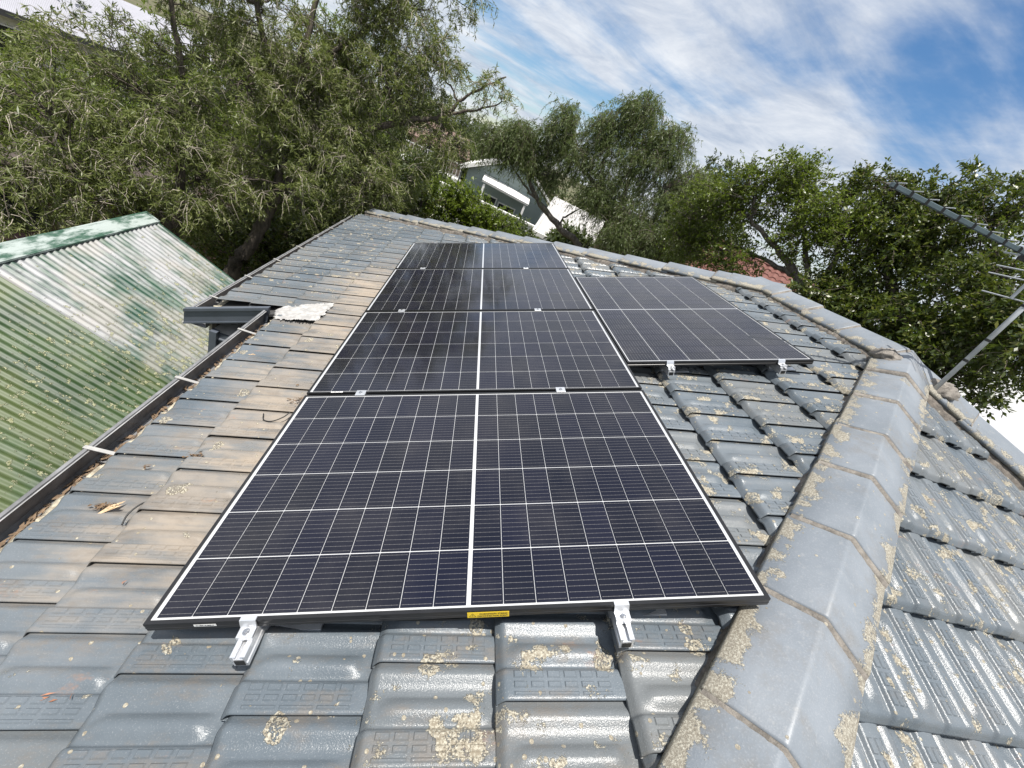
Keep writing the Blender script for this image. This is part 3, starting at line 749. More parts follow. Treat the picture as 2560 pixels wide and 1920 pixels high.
tri.add([(0.0155, 0.0145, 0.0009), (0.0125, 0.0105, 0.0009), (0.0142, 0.0105, 0.0009), (0.0130, 0.0068, 0.0009), (0.0166, 0.0115, 0.0009), (0.0150, 0.0115, 0.0009)], [(0, 1, 2, 5), (2, 3, 4, 5)])
me = bpy.data.meshes.new('warning_symbol'); me.from_pydata(tri.v, [], tri.f); me.materials.append(M_INK)
obj('warning_symbol', me, FRN @ T(ux, 0.0005, 0), lab)
def barcode(mat, parent):
    lb = MB().box((0, 0, 0), (0.058, 0.0085, 0.0006)).build('serial_label', M_WHITE, parent, mat)
    bc = MB(); rr = random.Random(3); x = 0.004
    while x < 0.052:
        wd = rr.choice((0.0006, 0.001, 0.0016)); bc.box((x, 0.0025, 0.0006), (x + wd, 0.0065, 0.0009)); x += wd + rr.choice((0.0006, 0.001, 0.002))
    bc.build('barcode', M_INK, lb, mat)
barcode(FRN @ T(0.128, 0.0135, 0), panels[0])
barcode(F1 @ T(0.120, VS[1] + 0.0008, 0.0002) @ T(0, 0, 0), panels[1])
# rails and clamps
def rail(u, v0, v1, name_label, mids, ends):
    root = thing('mounting_rail', uvw(u, v0, -0.075), name_label, 'rail', 'aluminium mounting rails under the panels')
    prof = [(-0.019, 0), (-0.006, 0), (-0.006, -0.0025), (-0.012, -0.0025), (-0.012, -0.012), (0.012, -0.012), (0.012, -0.0025), (0.006, -0.0025), (0.006, 0), (0.019, 0), (0.019, -0.018), (0.016, -0.020), (0.016, -0.026), (0.019, -0.028), (0.019, -0.040),
            (-0.019, -0.040), (-0.019, -0.028), (-0.016, -0.026), (-0.016, -0.020), (-0.019, -0.018)]
    MB().extrude(prof, F1 @ T(u, v0, -PT - 0.001), F1 @ T(u, v1, -PT - 0.001)).build('rail_bar', M_ALU, root)
    MB().box((-0.0125, 0, -0.036), (0.0125, 0.004, -0.016)).build('end_shade_block', M_BLACK, root, F1 @ T(u, v0 - 0.0015, -PT - 0.001))  # solid black block standing in for the shade inside the hollow rail end
    hexa = [(0.0065 * math.cos(i * PI / 3), 0.0065 * math.sin(i * PI / 3)) for i in range(6)]
    def bolt(par, M):
        b = MB(); b.add([(x, y, 0) for x, y in hexa] + [(x * .92, y * .92, 0.006) for x, y in hexa], [(5, 4, 3, 2, 1, 0), (6, 7, 8, 9, 10, 11)] + [(i, (i + 1) % 6, 6 + (i + 1) % 6, 6 + i) for i in range(6)])
        wsh = [(0.0095 * math.cos(i * PI / 8), 0.0095 * math.sin(i * PI / 8)) for i in range(16)]
        b.add([(x, y, 0) for x, y in wsh] + [(x, y, 0.0015) for x, y in wsh], [tuple(range(15, -1, -1)), tuple(range(16, 32))] + [(i, (i + 1) % 16, 16 + (i + 1) % 16, 16 + i) for i in range(16)])
        b.build('bolt', M_STEEL, par, M)
    for v, sg in ends:                                     # Z shaped end clamp gripping the frame edge
        pr = [(0.010, 0.0035), (-0.0035, 0.0035), (-0.0065, -0.006), (-0.0095, -PT + 0.012), (-0.036, -PT + 0.012), (-0.036, -PT + 0.000), (-0.032, -PT + 0.000), (-0.032, -PT + 0.008), (-0.0055, -PT + 0.008), (-0.0025, -0.006), (-0.001, 0.0005), (0.010, 0.0005)]
        Fa = F1 @ T(u, v, 0) @ rotz(PI / 2 if sg > 0 else -PI / 2)
        ec = MB().extrude(pr, Fa @ T(0, -0.021, 0), Fa @ T(0, 0.021, 0)).build('end_clamp', M_ALU, root)
        bolt(ec, Fa @ T(-0.021, 0, -PT + 0.012))
    for v in mids:
        mc = MB().box((-0.024, -0.023, 0.0006), (0.024, 0.023, 0.0042)).box((-0.0235, -0.008, -PT), (0.0235, 0.008, 0.0006)).build('mid_clamp', M_ALU, root, F1 @ T(u, v, 0), bevel=0.0008)
        bolt(mc, F1 @ T(u, v, 0.0042))
    k = 0; v = v0 + 0.12
    while v < v1:                                            # tile hooks under the rail
        MB().box((-0.015, -0.02, -0.105), (0.015, 0.02, -PT - 0.041)).box((-0.014, -0.018, -0.108), (0.16, 0.018, -0.100)).build('tile_hook', M_ALU, root, F1 @ T(u, v, 0)); v += 1.05
for u, lb in ((0.272, 'left silver rail under the row of four panels, end showing at front'), (1.290, 'right silver rail under the row of four panels, end showing at front')):
    rail(u, -0.078, 4.66, lb, [q - 0.010 for q in VS[1:]], [(0.0, 1), (4 * PH + 0.06, -1)])
for u, lb in ((1.985, 'left silver rail under the separate right-hand panel'), (2.662, 'right silver rail under the separate right-hand panel')):
    rail(u, 1.442 - 0.045, 1.442 + PW + 0.05, lb, [], [(1.442, 1), (1.442 + PW, -1)])
# cables under the front edge
def cable(name, pts, r_, label, m=M_BLACK, n=7):
    P = [uvw(*q) for q in pts]; out = []
    for i in range(len(P) - 1):                               # Catmull-Rom
        a, b, c, d = P[max(i - 1, 0)], P[i], P[i + 1], P[min(i + 2, len(P) - 1)]
        for k in range(8):
            s = k / 8; out.append(0.5 * ((2 * b) + (c - a) * s + (2 * a - 5 * b + 4 * c - d) * s * s + (3 * b - a - 3 * c + d) * s ** 3))
    out.append(P[-1]); o0 = out[0]
    me = MB().tube([q - o0 for q in out], r_, n).mesh(name, m, True)
    return tag(obj(name, me, T(*o0)), label, 'cable')
cable('solar_cable', [(0.45, 0.06, -0.075), (0.62, 0.035, -0.082), (0.86, 0.03, -0.088), (0.98, 0.03, -0.055), (1.15, 0.035, -0.06), (1.24, 0.05, -0.062)], 0.0035, 'black cable slung under the front edge of the nearest panel')
cable('cable_tie', [(-0.425, 0.44, -0.113), (-0.42, 0.475, -0.095), (-0.40, 0.52, -0.090), (-0.375, 0.560, -0.108)], 0.003, 'black plastic tie end curling on the tiles left of the nearest panel')
cable('cable_offcut', [(-0.235, 1.135, -0.112), (-0.225, 1.12, -0.10), (-0.205, 1.075, -0.104), (-0.16, 1.062, -0.104), (-0.115, 1.09, -0.10), (-0.09, 1.12, -0.09)], 0.0028, 'short black cable offcut beside the second panel')
cable('tie_wire', [(1.262, -0.098, -0.118), (1.275, -0.086, -0.108), (1.30, -0.078, -0.105), (1.318, -0.07, -0.106)], 0.0014, 'thin bent wire lying across the tile joint below the front panel')

# ================================================================== small things on the roof
def sheet(label):
    nx, ny = 44, 36; c00, c10, c11, c01 = [Vector(q) for q in ((-0.70, 2.36, 0), (-0.375, 2.345, 0), (-0.36, 2.72, 0), (-0.83, 2.645, 0))]
    V, Q = [], []; rr = random.Random(5)
    ed = [rr.uniform(-1, 1) for _ in range(200)]
    for i in range(nx + 1):
        for j in range(ny + 1):
            a, b = i / nx, j / ny
            p = (c00 * (1 - a) + c10 * a) * (1 - b) + (c01 * (1 - a) + c11 * a) * b
            wv = 0.012 * ed[i] if j in (0, ny) else 0; wu = 0.012 * ed[j + 60] if i in (0, nx) else 0
            x, y = p.x + wu, p.y + wv
            h = 0.007 * abs(math.sin(x * 19 + 2.2 * math.sin(y * 13))) + 0.010 * abs(math.sin(y * 30 + 1.5 * math.sin(x * 11))) + 0.004 * abs(math.sin(x * 63 + y * 40)) - 0.004
            if x < -0.74: h -= (-(x + 0.74)) * 0.35
            V.append(uvw(x, y, -0.094 + h))
    for i in range(nx):
        for j in range(ny): k = i * (ny + 1) + j; Q.append((k, k + ny + 1, k + ny + 2, k + 1))
    me = npmesh('plastic_sheet', [v[:] for v in V], Q, True, M_CLOTH)
    o0 = V[0]; me.transform(T(*-o0)); o = tag(obj('plastic_sheet', me, T(*o0)), label, 'plastic sheet')
    md = o.modifiers.new('thick', 'SOLIDIFY'); md.thickness = 0.002
sheet('crumpled white plastic sheet lying over the tiles at the gutter corner')
M_DEB = plain('dead_leaf_litter', (0.13, 0.085, 0.05), 0.9, 0, 0.5, 60, 0.001)
M_STRAW = plain('dry_bark_strip', (0.50, 0.36, 0.22), 0.85, 0, 0.3, 40)
M_RED = plain('fallen_red_leaf', (0.28, 0.13, 0.075), 0.7, 0, 0.3, 50)
def debris(u, v, su, sv, n, label, seed, mats=M_DEB, size=0.02, hgt=0.008, name='leaf_litter', cat='leaf litter'):
    r = random.Random(seed); V, Q = [], []; o0 = uvw(u, v, -0.122)
    for i in range(n):
        a, l_, wd = r.uniform(0, PI), size * r.uniform(0.5, 1.4), size * r.uniform(0.12, 0.4)
        if r.random() < 0.5: a = r.uniform(-0.4, 0.4)
        cu, cv = r.gauss(0, su), r.gauss(0, sv); cz = r.uniform(0.004, 0.004 + hgt)
        d = Vector((math.cos(a), math.sin(a), r.uniform(-.3, .3))); e = Vector((-math.sin(a), math.cos(a), r.uniform(-.7, .7)))
        o = len(V)
        for q in (-d * l_ / 2, e * wd / 2 + Vector((0, 0, 0.002)), d * l_ / 2, -e * wd / 2 + Vector((0, 0, 0.002))):
            V.append(uvw(u + cu + q.x, v + cv + q.y, -0.122 + 0.012 + cz + q.z) - o0)
        Q.append((o, o + 1, o + 2, o + 3))
    tag(obj(name, npmesh(name, [q[:] for q in V], Q, False, mats), T(*o0)), label, cat)
debris(-0.373, 0.80, 0.018, 0.010, 60, 'brown clump of dead leaves on the tile between gutter and nearest panel', 1, size=0.022, hgt=0.014)
debris(-0.55, 0.525, 0.020, 0.008, 50, 'dark clump of leaf litter near the gutter with a pale bark strip beside it', 2, size=0.026)
debris(-0.512, 0.515, 0.004, 0.003, 3, 'pale curled bark strip on the litter near the gutter', 3, M_STRAW, 0.07, 0.012, 'bark_strip', 'bark')
debris(-0.03, 1.72, 0.03, 0.010, 45, 'leaf litter caught at the edge of the second panel, upper clump', 4)
debris(0.0, 1.445, 0.045, 0.012, 50, 'leaf litter caught at the edge of the second panel, middle clump', 5)
debris(-0.10, 1.255, 0.03, 0.014, 40, 'scattered leaf litter by the joint of the two nearest panels', 6)
debris(-0.17, 1.41, 0.006, 0.005, 6, 'thin dry leaves on a dusty tile beside the second panel', 7)
debris(-0.545, 0.745, 0.008, 0.004, 4, 'small dark twig on a tile near the gutter', 8, size=0.03, name='twig', cat='twig')
debris(-0.24, 0.20, 0.003, 0.003, 2, 'reddish fallen leaf beside the lower left corner of the nearest panel', 9, M_RED, 0.024, 0.004, 'fallen_leaf', 'leaf')
debris(-0.19, -0.115, 0.02, 0.006, 4, 'orange fallen leaves on a tile in the lower left foreground', 10, M_RED, 0.022, 0.004, 'fallen_leaf', 'leaf')
debris(-0.60, 1.80, 0.02, 0.008, 5, 'straw coloured bark flakes on a tile near the gutter', 11, M_STRAW, 0.03, 0.005, 'bark_flake', 'bark')

# ---- television antenna on the ridge end
ant = thing('television_antenna', (3.42, 1.355, 4.64), 'grey television antenna on a thin galvanised mast at the roof apex', 'antenna')
M_MAST = plain('galvanised_mast', (0.46, 0.48, 0.50), 0.42, 0.3, 0.15, 14)
M_BOOM = plain('blue_grey_boom', (0.085, 0.12, 0.135), 0.45, 0.0, 0.15, 14)
MB().tube([(3.42, 1.355, 4.60), (3.42, 1.355, 5.62)], 0.0125, 14).build('mast', M_MAST, ant, smooth=True)
for z in (4.84, 4.98, 5.2): MB().tube([(3.42, 1.355, z), (3.42, 1.355, z + 0.014)], 0.0145, 14).build('band', M_BLACK, ant)
tip, mst = Vector((2.40, 1.575, 5.41)), Vector((3.42, 1.355, 5.41)); bd = (mst - tip).normalized(); bp = Vector((0, 0, 1)).cross(bd)
Fb = Matrix((bd, bp, Vector((0, 0, 1)))).transposed().to_4x4(); Fb.translation = tip
MB().box((0, -0.011, -0.011), (1.45, 0.011, 0.011)).build('boom', M_BOOM, ant, Fb, bevel=0.002)
for i in range(9):
    x = 0.02 + i * 0.094
    MB().tube([(x, -0.075, 0.013), (x, 0.075, 0.013)], 0.0028, 6).build('director', M_MAST, ant, Fb)
    MB().box((x - 0.007, -0.0135, -0.0135), (x + 0.007, 0.0135, 0.0165)).build('element_holder', M_BLACK, ant, Fb)
MB().tube([(0.86, -0.16, 0.0), (0.86, -0.16, 0.03), (0.86, 0.16, 0.03), (0.86, 0.16, 0.0), (0.86, -0.16, 0.0)], 0.0045, 6).build('dipole', M_MAST, ant, Fb)
MB().box((0.83, -0.03, -0.03), (0.90, 0.03, 0.0)).build('dipole_box', M_BLACK, ant, Fb)
for i, (x, z, l_) in enumerate(((0.95, -0.05, 0.24), (0.98, -0.09, 0.28), (1.0, -0.19, 0.24), (0.92, 0.05, 0.2))):
    MB().tube([(x, -l_, z), (x, l_, z)], 0.004, 6).build('reflector_rod', M_MAST, ant, Fb)
MB().box((0.945, -0.006, -0.20), (0.955, 0.006, 0.06)).build('reflector_arm', M_MAST, ant, Fb)

# ================================================================== green corrugated shed beside the house
def shed():
    root = thing('corrugated_shed', (-3.5, 4.0, -0.8), 'low shed with weathered green corrugated iron roof beside the gutter', 'shed')
    xr_, zr_, sl_ = -3.53, 2.10, math.radians(24.5); y0, y1 = 0.2, 5.62; LEN = 3.4
    def mat(name, mossy):
        t = NT(name); P = t.pos(); X = t.xyz(P)
        g = t.mix(t.map(t.noise(2.2, 5, 0.65), 0.35, 0.65), (0.020, 0.060, 0.040), (0.045, 0.095, 0.062)) if not mossy else t.mix(t.map(t.noise(2.2, 5, 0.65), 0.35, 0.65), (0.018, 0.042, 0.014), (0.045, 0.080, 0.024))
        st = t.noise(1.0, 5, 0.65, vec=t.scale(P, (1.6, 9.0, 1.6)))
        bl = t.noise(1.1, 4, 0.6)
        chalk = t.map(t.math('ADD', t.math('MULTIPLY', st, 0.55), t.math('MULTIPLY', bl, 0.45)), 0.43, 0.58)
        chalk = t.math('MULTIPLY', chalk, 0.92 if not mossy else 0.12)
        c = t.mix(chalk, g, (0.30, 0.30, 0.31))
        brn = t.map(t.noise(1.6, 4, 0.6), 0.46, 0.62, 0, 0.6)
        c = t.mix(brn, c, (0.27, 0.25, 0.22) if not mossy else (0.085, 0.105, 0.036))
        dk = t.map(t.noise(2.9, 5, 0.7, vec=t.scale(P, (1.0, 1.0, 1.0))), 0.58, 0.72, 0, 0.75 if not mossy else 0.3)
        c = t.mix(dk, c, (0.035, 0.042, 0.038))
        am = t.map(X[0], -3.4, -2.0, 0.45, 1.0) if not mossy else t.map(X[0], -3.45, -2.6, 0.30, 0.82)
        blob = t.noise(16, 3, 0.6); grain = t.noise(95, 3, 0.65)
        lm = t.map(t.math('ADD', t.math('MULTIPLY', t.math('SUBTRACT', blob, t.math('SUBTRACT', 0.80, t.math('MULTIPLY', am, 0.26))), 3.0), t.math('SUBTRACT', grain, 0.54)), 0.0, 0.08)
        lc = t.mix(t.map(grain, 0.4, 0.65), (0.20, 0.20, 0.10), (0.40, 0.40, 0.27))
        c = t.mix(t.math('MULTIPLY', lm, 0.8), c, lc)
        return t.bs(Base_Color=c, Roughness=t.math('MAXIMUM', 0.5, t.math('MULTIPLY', lm, 0.95)), Normal=t.bump(t.math('MULTIPLY', lm, t.math('ADD', 1.0, grain)), 0.004))
    mA, mB = mat('chalky_green_iron', False), mat('mossy_green_iron', True)
    pitch, amp, ns = 0.076, 0.0095, 10
    sheetw = pitch * 10
    for sgn in (1,):
        y = y1; k = 0
        while y > y0 - 0.01:
            N = 10 * ns; V, Q = [], []
            w_ = sheetw + pitch * 1.0 if k else sheetw
            n_ = int(N * w_ / sheetw); nl = 6
            for i in range(n_ + 1):
                yy = w_ * i / n_
                for l in range(nl + 1):
                    d = 0.05 + (LEN - 0.05) * l / nl
                    V.append((sgn * d * math.cos(sl_), -yy, -d * math.sin(sl_) + amp * math.cos(2 * PI * yy / pitch)))
            for i in range(n_):
                for l in range(nl):
                    a = i * (nl + 1) + l; q = (a, a + 1, a + nl + 2, a + nl + 1); Q.append(q if sgn > 0 else q[::-1])
            m = mA if k < 3 else mB
            obj('roof_sheet', npmesh('roof_sheet', V, Q, True, m), T(xr_, y, zr_ + (0.0012 if k % 2 else 0)), root)
            y -= sheetw; k += 1
    # ridge capping with rolled top and turned-down edges, in overlapping lengths
    prof = [(-0.030, -0.22), (-0.030, 0.012), (-0.020, 0.024), (-0.004, 0.024), (0.006, 0.016), (0.05, -0.004), (0.052, 0.000), (0.058, -0.003), (0.148, -0.045), (0.150, -0.063), (0.146, -0.063), (0.143, -0.048), (0.05, -0.010), (-0.006, 0.012), (-0.024, 0.008), (-0.026, -0.22)]
    t = NT('chalky_ridge_iron'); st = t.noise(1.0, 5, 0.65, vec=t.scale(t.pos(), (8, 2.0, 8)))
    c = t.mix(t.map(st, 0.42, 0.58), (0.04, 0.095, 0.065), (0.36, 0.41, 0.39))
    t.bs(Base_Color=c, Roughness=0.5)
    yy = y1 + 0.03
    for k in range(4):
        a, b = yy - 1.5 * k, yy - 1.5 * k - 1.52
        MB().extrude(prof, T(xr_, a, zr_ + 0.012 + 0.002 * (k % 2)), T(xr_, b, zr_ + 0.012 + 0.002 * (k % 2))).build('ridge_cap', t.m, root)
    xl = LEN * math.cos(sl_); zl = zr_ - LEN * math.sin(sl_)
    wm = plain('green_iron_wall', (0.09, 0.14, 0.10), 0.7)
    wb = MB()
    for yy in (y1 - 0.12, y0 + 0.1): wb.slab([(xr_ + 0.02, yy, -1), (xr_ + xl - 0.2, yy, -1), (xr_ + xl - 0.2, yy, zl + 0.05), (xr_ + 0.02, yy, zr_ - 0.06)], 0.05)
    wb.box((xr_ + xl - 0.25, y0 + 0.1, -1.1), (xr_ + xl - 0.2, y1 - 0.17, zl + 0.05)).box((xr_ - 0.01, y0 + 0.1, -1.1), (xr_ + 0.015, y1 - 0.17, zr_ - 0.05))
    wb.build('wall', wm, root)
    bg_ = MB()
    for sgn in (1,): bg_.slab([(xr_, y1 + 0.012, zr_ + 0.012), (xr_ + sgn * xl, y1 + 0.012, zl + 0.012), (xr_ + sgn * xl, y1 + 0.012, zl - 0.13), (xr_, y1 + 0.012, zr_ - 0.13)], 0.02)
    bg_.build('barge_board', plain('dark_green_paint', (0.03, 0.075, 0.05), 0.5), root)
shed()

# ================================================================== vegetation
def unit(a): return a / np.maximum(1e-9, np.linalg.norm(a, axis=-1, keepdims=True))
def tubes(P, Rr, S=5):
    """P (N,K,3) polylines, Rr (N,K) radii -> verts, quads"""
    N, K, _ = P.shape
    d = np.empty_like(P); d[:, 1:-1] = P[:, 2:] - P[:, :-2]; d[:, 0] = P[:, 1] - P[:, 0]; d[:, -1] = P[:, -1] - P[:, -2]; d = unit(d)
    a = unit(np.cross(d, np.array([0.31, 0.17, 0.93]))); b = np.cross(d, a)
    ang = np.arange(S) * 2 * PI / S
    V = P[:, :, None, :] + Rr[:, :, None, None] * (a[:, :, None, :] * np.cos(ang)[None, None, :, None] + b[:, :, None, :] * np.sin(ang)[None, None, :, None])
    n, k, s_ = np.meshgrid(np.arange(N), np.arange(K - 1), np.arange(S), indexing='ij')
    i0 = (n * K + k) * S; q = np.stack([i0 + s_, i0 + (s_ + 1) % S, i0 + S + (s_ + 1) % S, i0 + S + s_], -1).reshape(-1, 4)
    return V.reshape(-1, 3), q
def leaves(P, D, ln, wd, rng, flat=0.6):
    """kite shaped leaves at P along D"""
    n = len(P); D = unit(D)
    up = np.array([0, 0, 1.0]) * flat + rng.normal(size=(n, 3)) * (1 - flat)
    S = unit(np.cross(D, up)); nrm = np.cross(S, D)
    q_ = rng.uniform(0.45, 1.45, (n, 1)); L = ln * q_ * rng.uniform(0.85, 1.15, (n, 1)); W = wd * q_ ** 0.6 * rng.uniform(0.7, 1.25, (n, 1))
    m = P + D * L * 0.45 - nrm * L * 0.05
    V = np.stack([P, m + S * W / 2, P + D * L, m - S * W / 2], 1).reshape(-1, 3)
    return V, np.arange(4 * n).reshape(n, 4)
def bez(a, m, b, K):
    t = np.linspace(0, 1, K)[None, :, None]
    return (1 - t) ** 2 * a[:, None] + 2 * t * (1 - t) * m[:, None] + t * t * b[:, None]
def plant(name, label, cat, base, stems, lobes, n_cl, seed, leaf_m, bark_m, twig_m, n_tw=7, tw_len=0.5, tw_droop=0.3, tw_r=0.004, n_lf=9, lf=(0.08, 0.012), lf_spread=0.7, lf_droop=0.2,
          flat=0.6, shell=2.0, bough=18, out=0.8, group=None, flowers=None, twig_keep=1.0, limb_r=0.03, crown_name='crown', leaf_from=0.15):
    rng = np.random.default_rng(seed)
    root = thing(name, base, label, cat, group)
    SP, TV, TQ, off = [], [], [], 0
    for pts, r0, r1 in stems:
        pts = np.array(pts, float)
        seg = np.linspace(0, len(pts) - 1, 6 * (len(pts) - 1) + 1); C = []
        for q in seg:
            i = min(int(q), len(pts) - 2); f = q - i; a, b, c, d = pts[max(i - 1, 0)], pts[i], pts[i + 1], pts[min(i + 2, len(pts) - 1)]
            C.append(0.5 * (2 * b + (c - a) * f + (2 * a - 5 * b + 4 * c - d) * f * f + (3 * b - a - 3 * c + d) * f ** 3))
        C = np.array(C); C += rng.normal(size=C.shape) * 0.012
        rad = r0 + (r1 - r0) * np.linspace(0, 1, len(C)) ** 0.8; rad *= 1 + 0.08 * rng.normal(size=len(C))
        v, q = tubes(C[None], rad[None], 9); TV.append(v); TQ.append(q + off); off += len(v)
        SP.append(np.concatenate([C, rad[:, None]], 1)[3:])
    SP = np.concatenate(SP)
    wts = np.array([l[2] for l in lobes], float); wts /= wts.sum()
    li = rng.choice(len(lobes), n_cl, p=wts)
    cen = np.array([l[0] for l in lobes], float)[li]; rad3 = np.array([l[1] for l in lobes], float)[li]
    dv = unit(rng.normal(size=(n_cl, 3))); rr = rng.uniform(0, 1, (n_cl, 1)) ** (1 / shell)
    Cc = cen + dv * rr * rad3; outd = unit(dv / rad3 + np.array([0, 0, 0.25]))
    # boughs from the stems, clusters from the boughs
    bi = rng.choice(n_cl, min(bough, n_cl), replace=False); Bp = cen[bi] + (Cc[bi] - cen[bi]) * 0.55
    def nearest(Q, pool):
        d = np.linalg.norm(Q[:, None] - pool[None, :, :3], axis=2) + 0.8 * np.maximum(0, pool[None, :, 2] - Q[:, None, 2]); return d.argmin(1)
    k = nearest(Bp, SP); A0 = SP[k, :3]; mid = (A0 + Bp) / 2 + np.array([0, 0, 0.12]) * np.linalg.norm(Bp - A0, axis=1, keepdims=True) + rng.normal(size=Bp.shape) * 0.08
    PB = bez(A0, mid, Bp, 9); PB[:, 1:-1] += rng.normal(size=PB[:, 1:-1].shape) * 0.02
    rb = np.minimum(SP[k, 3:4] * 0.8, limb_r * (0.5 + np.linalg.norm(Bp - A0, axis=1, keepdims=True))) * np.linspace(1, 0.4, 9)[None]
    v, q = tubes(PB, rb, 6); TV.append(v); TQ.append(q + off); off += len(v)
    pool = np.concatenate([SP[:, :3], PB[:, 2:].reshape(-1, 3)]); k = nearest(Cc, pool); A0 = pool[k]
    mid = (A0 + Cc) / 2 + np.array([0, 0, 0.10]) * np.linalg.norm(Cc - A0, axis=1, keepdims=True) + rng.normal(size=Cc.shape) * 0.06
    PC = bez(A0, mid, Cc, 6); PC[:, 1:-1] += rng.normal(size=PC[:, 1:-1].shape) * 0.015
    rc = (limb_r * 0.38) * np.linspace(1, 0.45, 6)[None] * rng.uniform(0.6, 1.2, (n_cl, 1))
    v, q = tubes(PC, rc, 4); TV.append(v); TQ.append(q + off); off += len(v)
    obj('trunk', npmesh('trunk', np.concatenate(TV), np.concatenate(TQ), True, bark_m), None, root)
    # twigs
    NT_ = n_cl * n_tw; ci = np.repeat(np.arange(n_cl), n_tw)
    d0 = unit(outd[ci] * out + rng.normal(size=(NT_, 3)) * 0.75 + np.array([0, 0, -tw_droop * 0.6]))
    L = tw_len * rng.uniform(0.5, 1.35, (NT_, 1)); s0 = Cc[ci] + rng.normal(size=(NT_, 3)) * tw_len * 0.10
    down = np.array([0, 0, -1.0]); K = 5
    m_ = s0 + d0 * L * 0.55; e_ = s0 + d0 * L * (1 - 0.35 * tw_droop) + down * L * tw_droop * 0.9
    PT_ = bez(s0, m_, e_, K); PT_[:, 1:] += rng.normal(size=PT_[:, 1:].shape) * tw_len * 0.03
    keep = rng.uniform(size=NT_) < twig_keep
    v, q = tubes(PT_[keep], np.full((keep.sum(), K), tw_r) * np.linspace(1.2, 0.5, K)[None], 3)
    tag(obj('twigs', npmesh('twigs', v, q, True, twig_m), None, root), kind='stuff')
    # leaves
    nl = NT_ * n_lf; ti = np.repeat(np.arange(NT_), n_lf); t = rng.uniform(leaf_from, 1, nl) * (K - 1); i = np.minimum(t.astype(int), K - 2); f = (t - i)[:, None]
    P = PT_[ti, i] * (1 - f) + PT_[ti, i + 1] * f; tg = unit(PT_[ti, i + 1] - PT_[ti, i])
    D = tg * (1 - lf_spread * 0.6) + unit(rng.normal(size=(nl, 3))) * lf_spread + down * lf_droop
    v, q = leaves(P, D, lf[0], lf[1], rng, flat)
    obj(crown_name, npmesh(crown_name, v, q, False, leaf_m), None, root)
    if flowers:
        nf, size, m = flowers; w_ = rng.choice(NT_, nf); P = PT_[w_, 3]
        P = np.repeat(P, 5, 0) + rng.normal(size=(nf * 5, 3)) * size * 0.15; D = rng.normal(size=(nf * 5, 3)) + np.array([0, 0, 0.4])
        v, q = leaves(P, D, size, size * 0.7, rng, 0.3); obj('blossom', npmesh('blossom', v, q, False, m), None, root)
    return root
def E3(r): return (r, r, r) if not isinstance(r, tuple) else r
# --- big willowy bottlebrush on the left
plant('bottlebrush_tree', 'large drooping tree with narrow grey-green leaves and bare twigs behind the green shed', 'tree', (-3.25, 7.2, -0.85),
      [([(-3.25, 7.2, -0.9), (-3.16, 7.2, 0.77), (-2.88, 7.39, 1.69), (-2.71, 7.56, 2.53), (-2.75, 7.76, 3.69), (-2.73, 7.98, 4.9), (-2.6, 8.1, 6.0)], 0.17, 0.03),
       ([(-2.71, 7.56, 2.53), (-1.92, 8.03, 3.75), (-1.11, 8.21, 4.36), (-0.43, 8.3, 4.78), (-0.14, 8.32, 5.22), (0.40, 8.34, 5.75)], 0.085, 0.012),
       ([(-0.43, 8.3, 4.78), (0.1, 8.3, 5.1), (0.48, 8.34, 5.40)], 0.03, 0.01),
       ([(-2.75, 7.76, 3.6), (-3.3, 7.75, 4.8), (-3.5, 7.8, 6.0)], 0.07, 0.02),
       ([(-3.16, 7.2, 0.4), (-3.79, 6.72, 1.45), (-4.34, 6.37, 2.21), (-4.84, 5.75, 2.15), (-5.1, 5.2, 2.2)], 0.10, 0.03),
       ([(-3.79, 6.72, 1.45), (-3.9, 7.0, 2.8), (-4.04, 7.15, 3.92), (-4.23, 7.04, 5.0)], 0.08, 0.02),
       ([(-2.73, 7.98, 4.4), (-2.0, 8.3, 5.4), (-1.4, 8.6, 6.4)], 0.05, 0.015)],
      [((-4.88, 5.97, 2.6), (0.9, 0.8, 0.7), 1.1), ((-4.49, 6.88, 3.3), (1.0, 0.9, 0.8), 1.2), ((-3.56, 7.41, 3.65), (1.0, 0.9, 0.9), 1.3), ((-2.55, 8.04, 4.2), (1.0, 0.9, 0.9), 1.3), ((-1.56, 8.42, 4.85), (0.9, 0.8, 0.8), 1.2),
       ((-3.19, 8.12, 4.92), (1.0, 0.9, 0.8), 1.2), ((-1.60, 8.73, 5.7), (0.75, 0.8, 0.8), 1.1), ((-0.95, 8.48, 5.45), (0.5, 0.6, 0.65), 0.55), ((-1.65, 7.89, 3.45), (0.9, 0.8, 0.65), 1.0), ((-2.63, 7.38, 2.95), (0.9, 0.7, 0.7), 1.1),
       ((-3.71, 6.64, 2.5), (0.9, 0.8, 0.7), 1.0), ((-4.3, 7.68, 5.2), (1.0, 0.9, 0.8), 0.9), ((-2.3, 8.72, 6.3), (1.0, 0.9, 0.8), 0.9), ((-1.0, 9.0, 6.7), (0.6, 0.6, 0.6), 0.5), ((-0.45, 8.3, 4.55), (0.5, 0.5, 0.35), 0.35), ((0.25, 8.33, 5.55), (0.32, 0.3, 0.35), 0.13), ((-0.95, 8.05, 3.6), (0.5, 0.5, 0.45), 0.45), ((-1.25, 7.85, 3.2), (0.5, 0.5, 0.4), 0.4), ((-4.4, 5.9, 2.0), (0.8, 0.6, 0.5), 0.6), ((-4.8, 5.2, 1.9), (0.6, 0.5, 0.5), 0.4), ((-0.3, 8.3, 4.4), (0.5, 0.4, 0.3), 0.3)],
      900, 11, M_LEAF_BB, M_BARK, M_TWIG, n_tw=11, tw_len=0.36, tw_droop=0.38, tw_r=0.0046, n_lf=18, lf=(0.080, 0.0135), lf_spread=0.85, lf_droop=0.22, flat=0.5, shell=2.6, bough=45, twig_keep=0.55, limb_r=0.026, leaf_from=0.35)
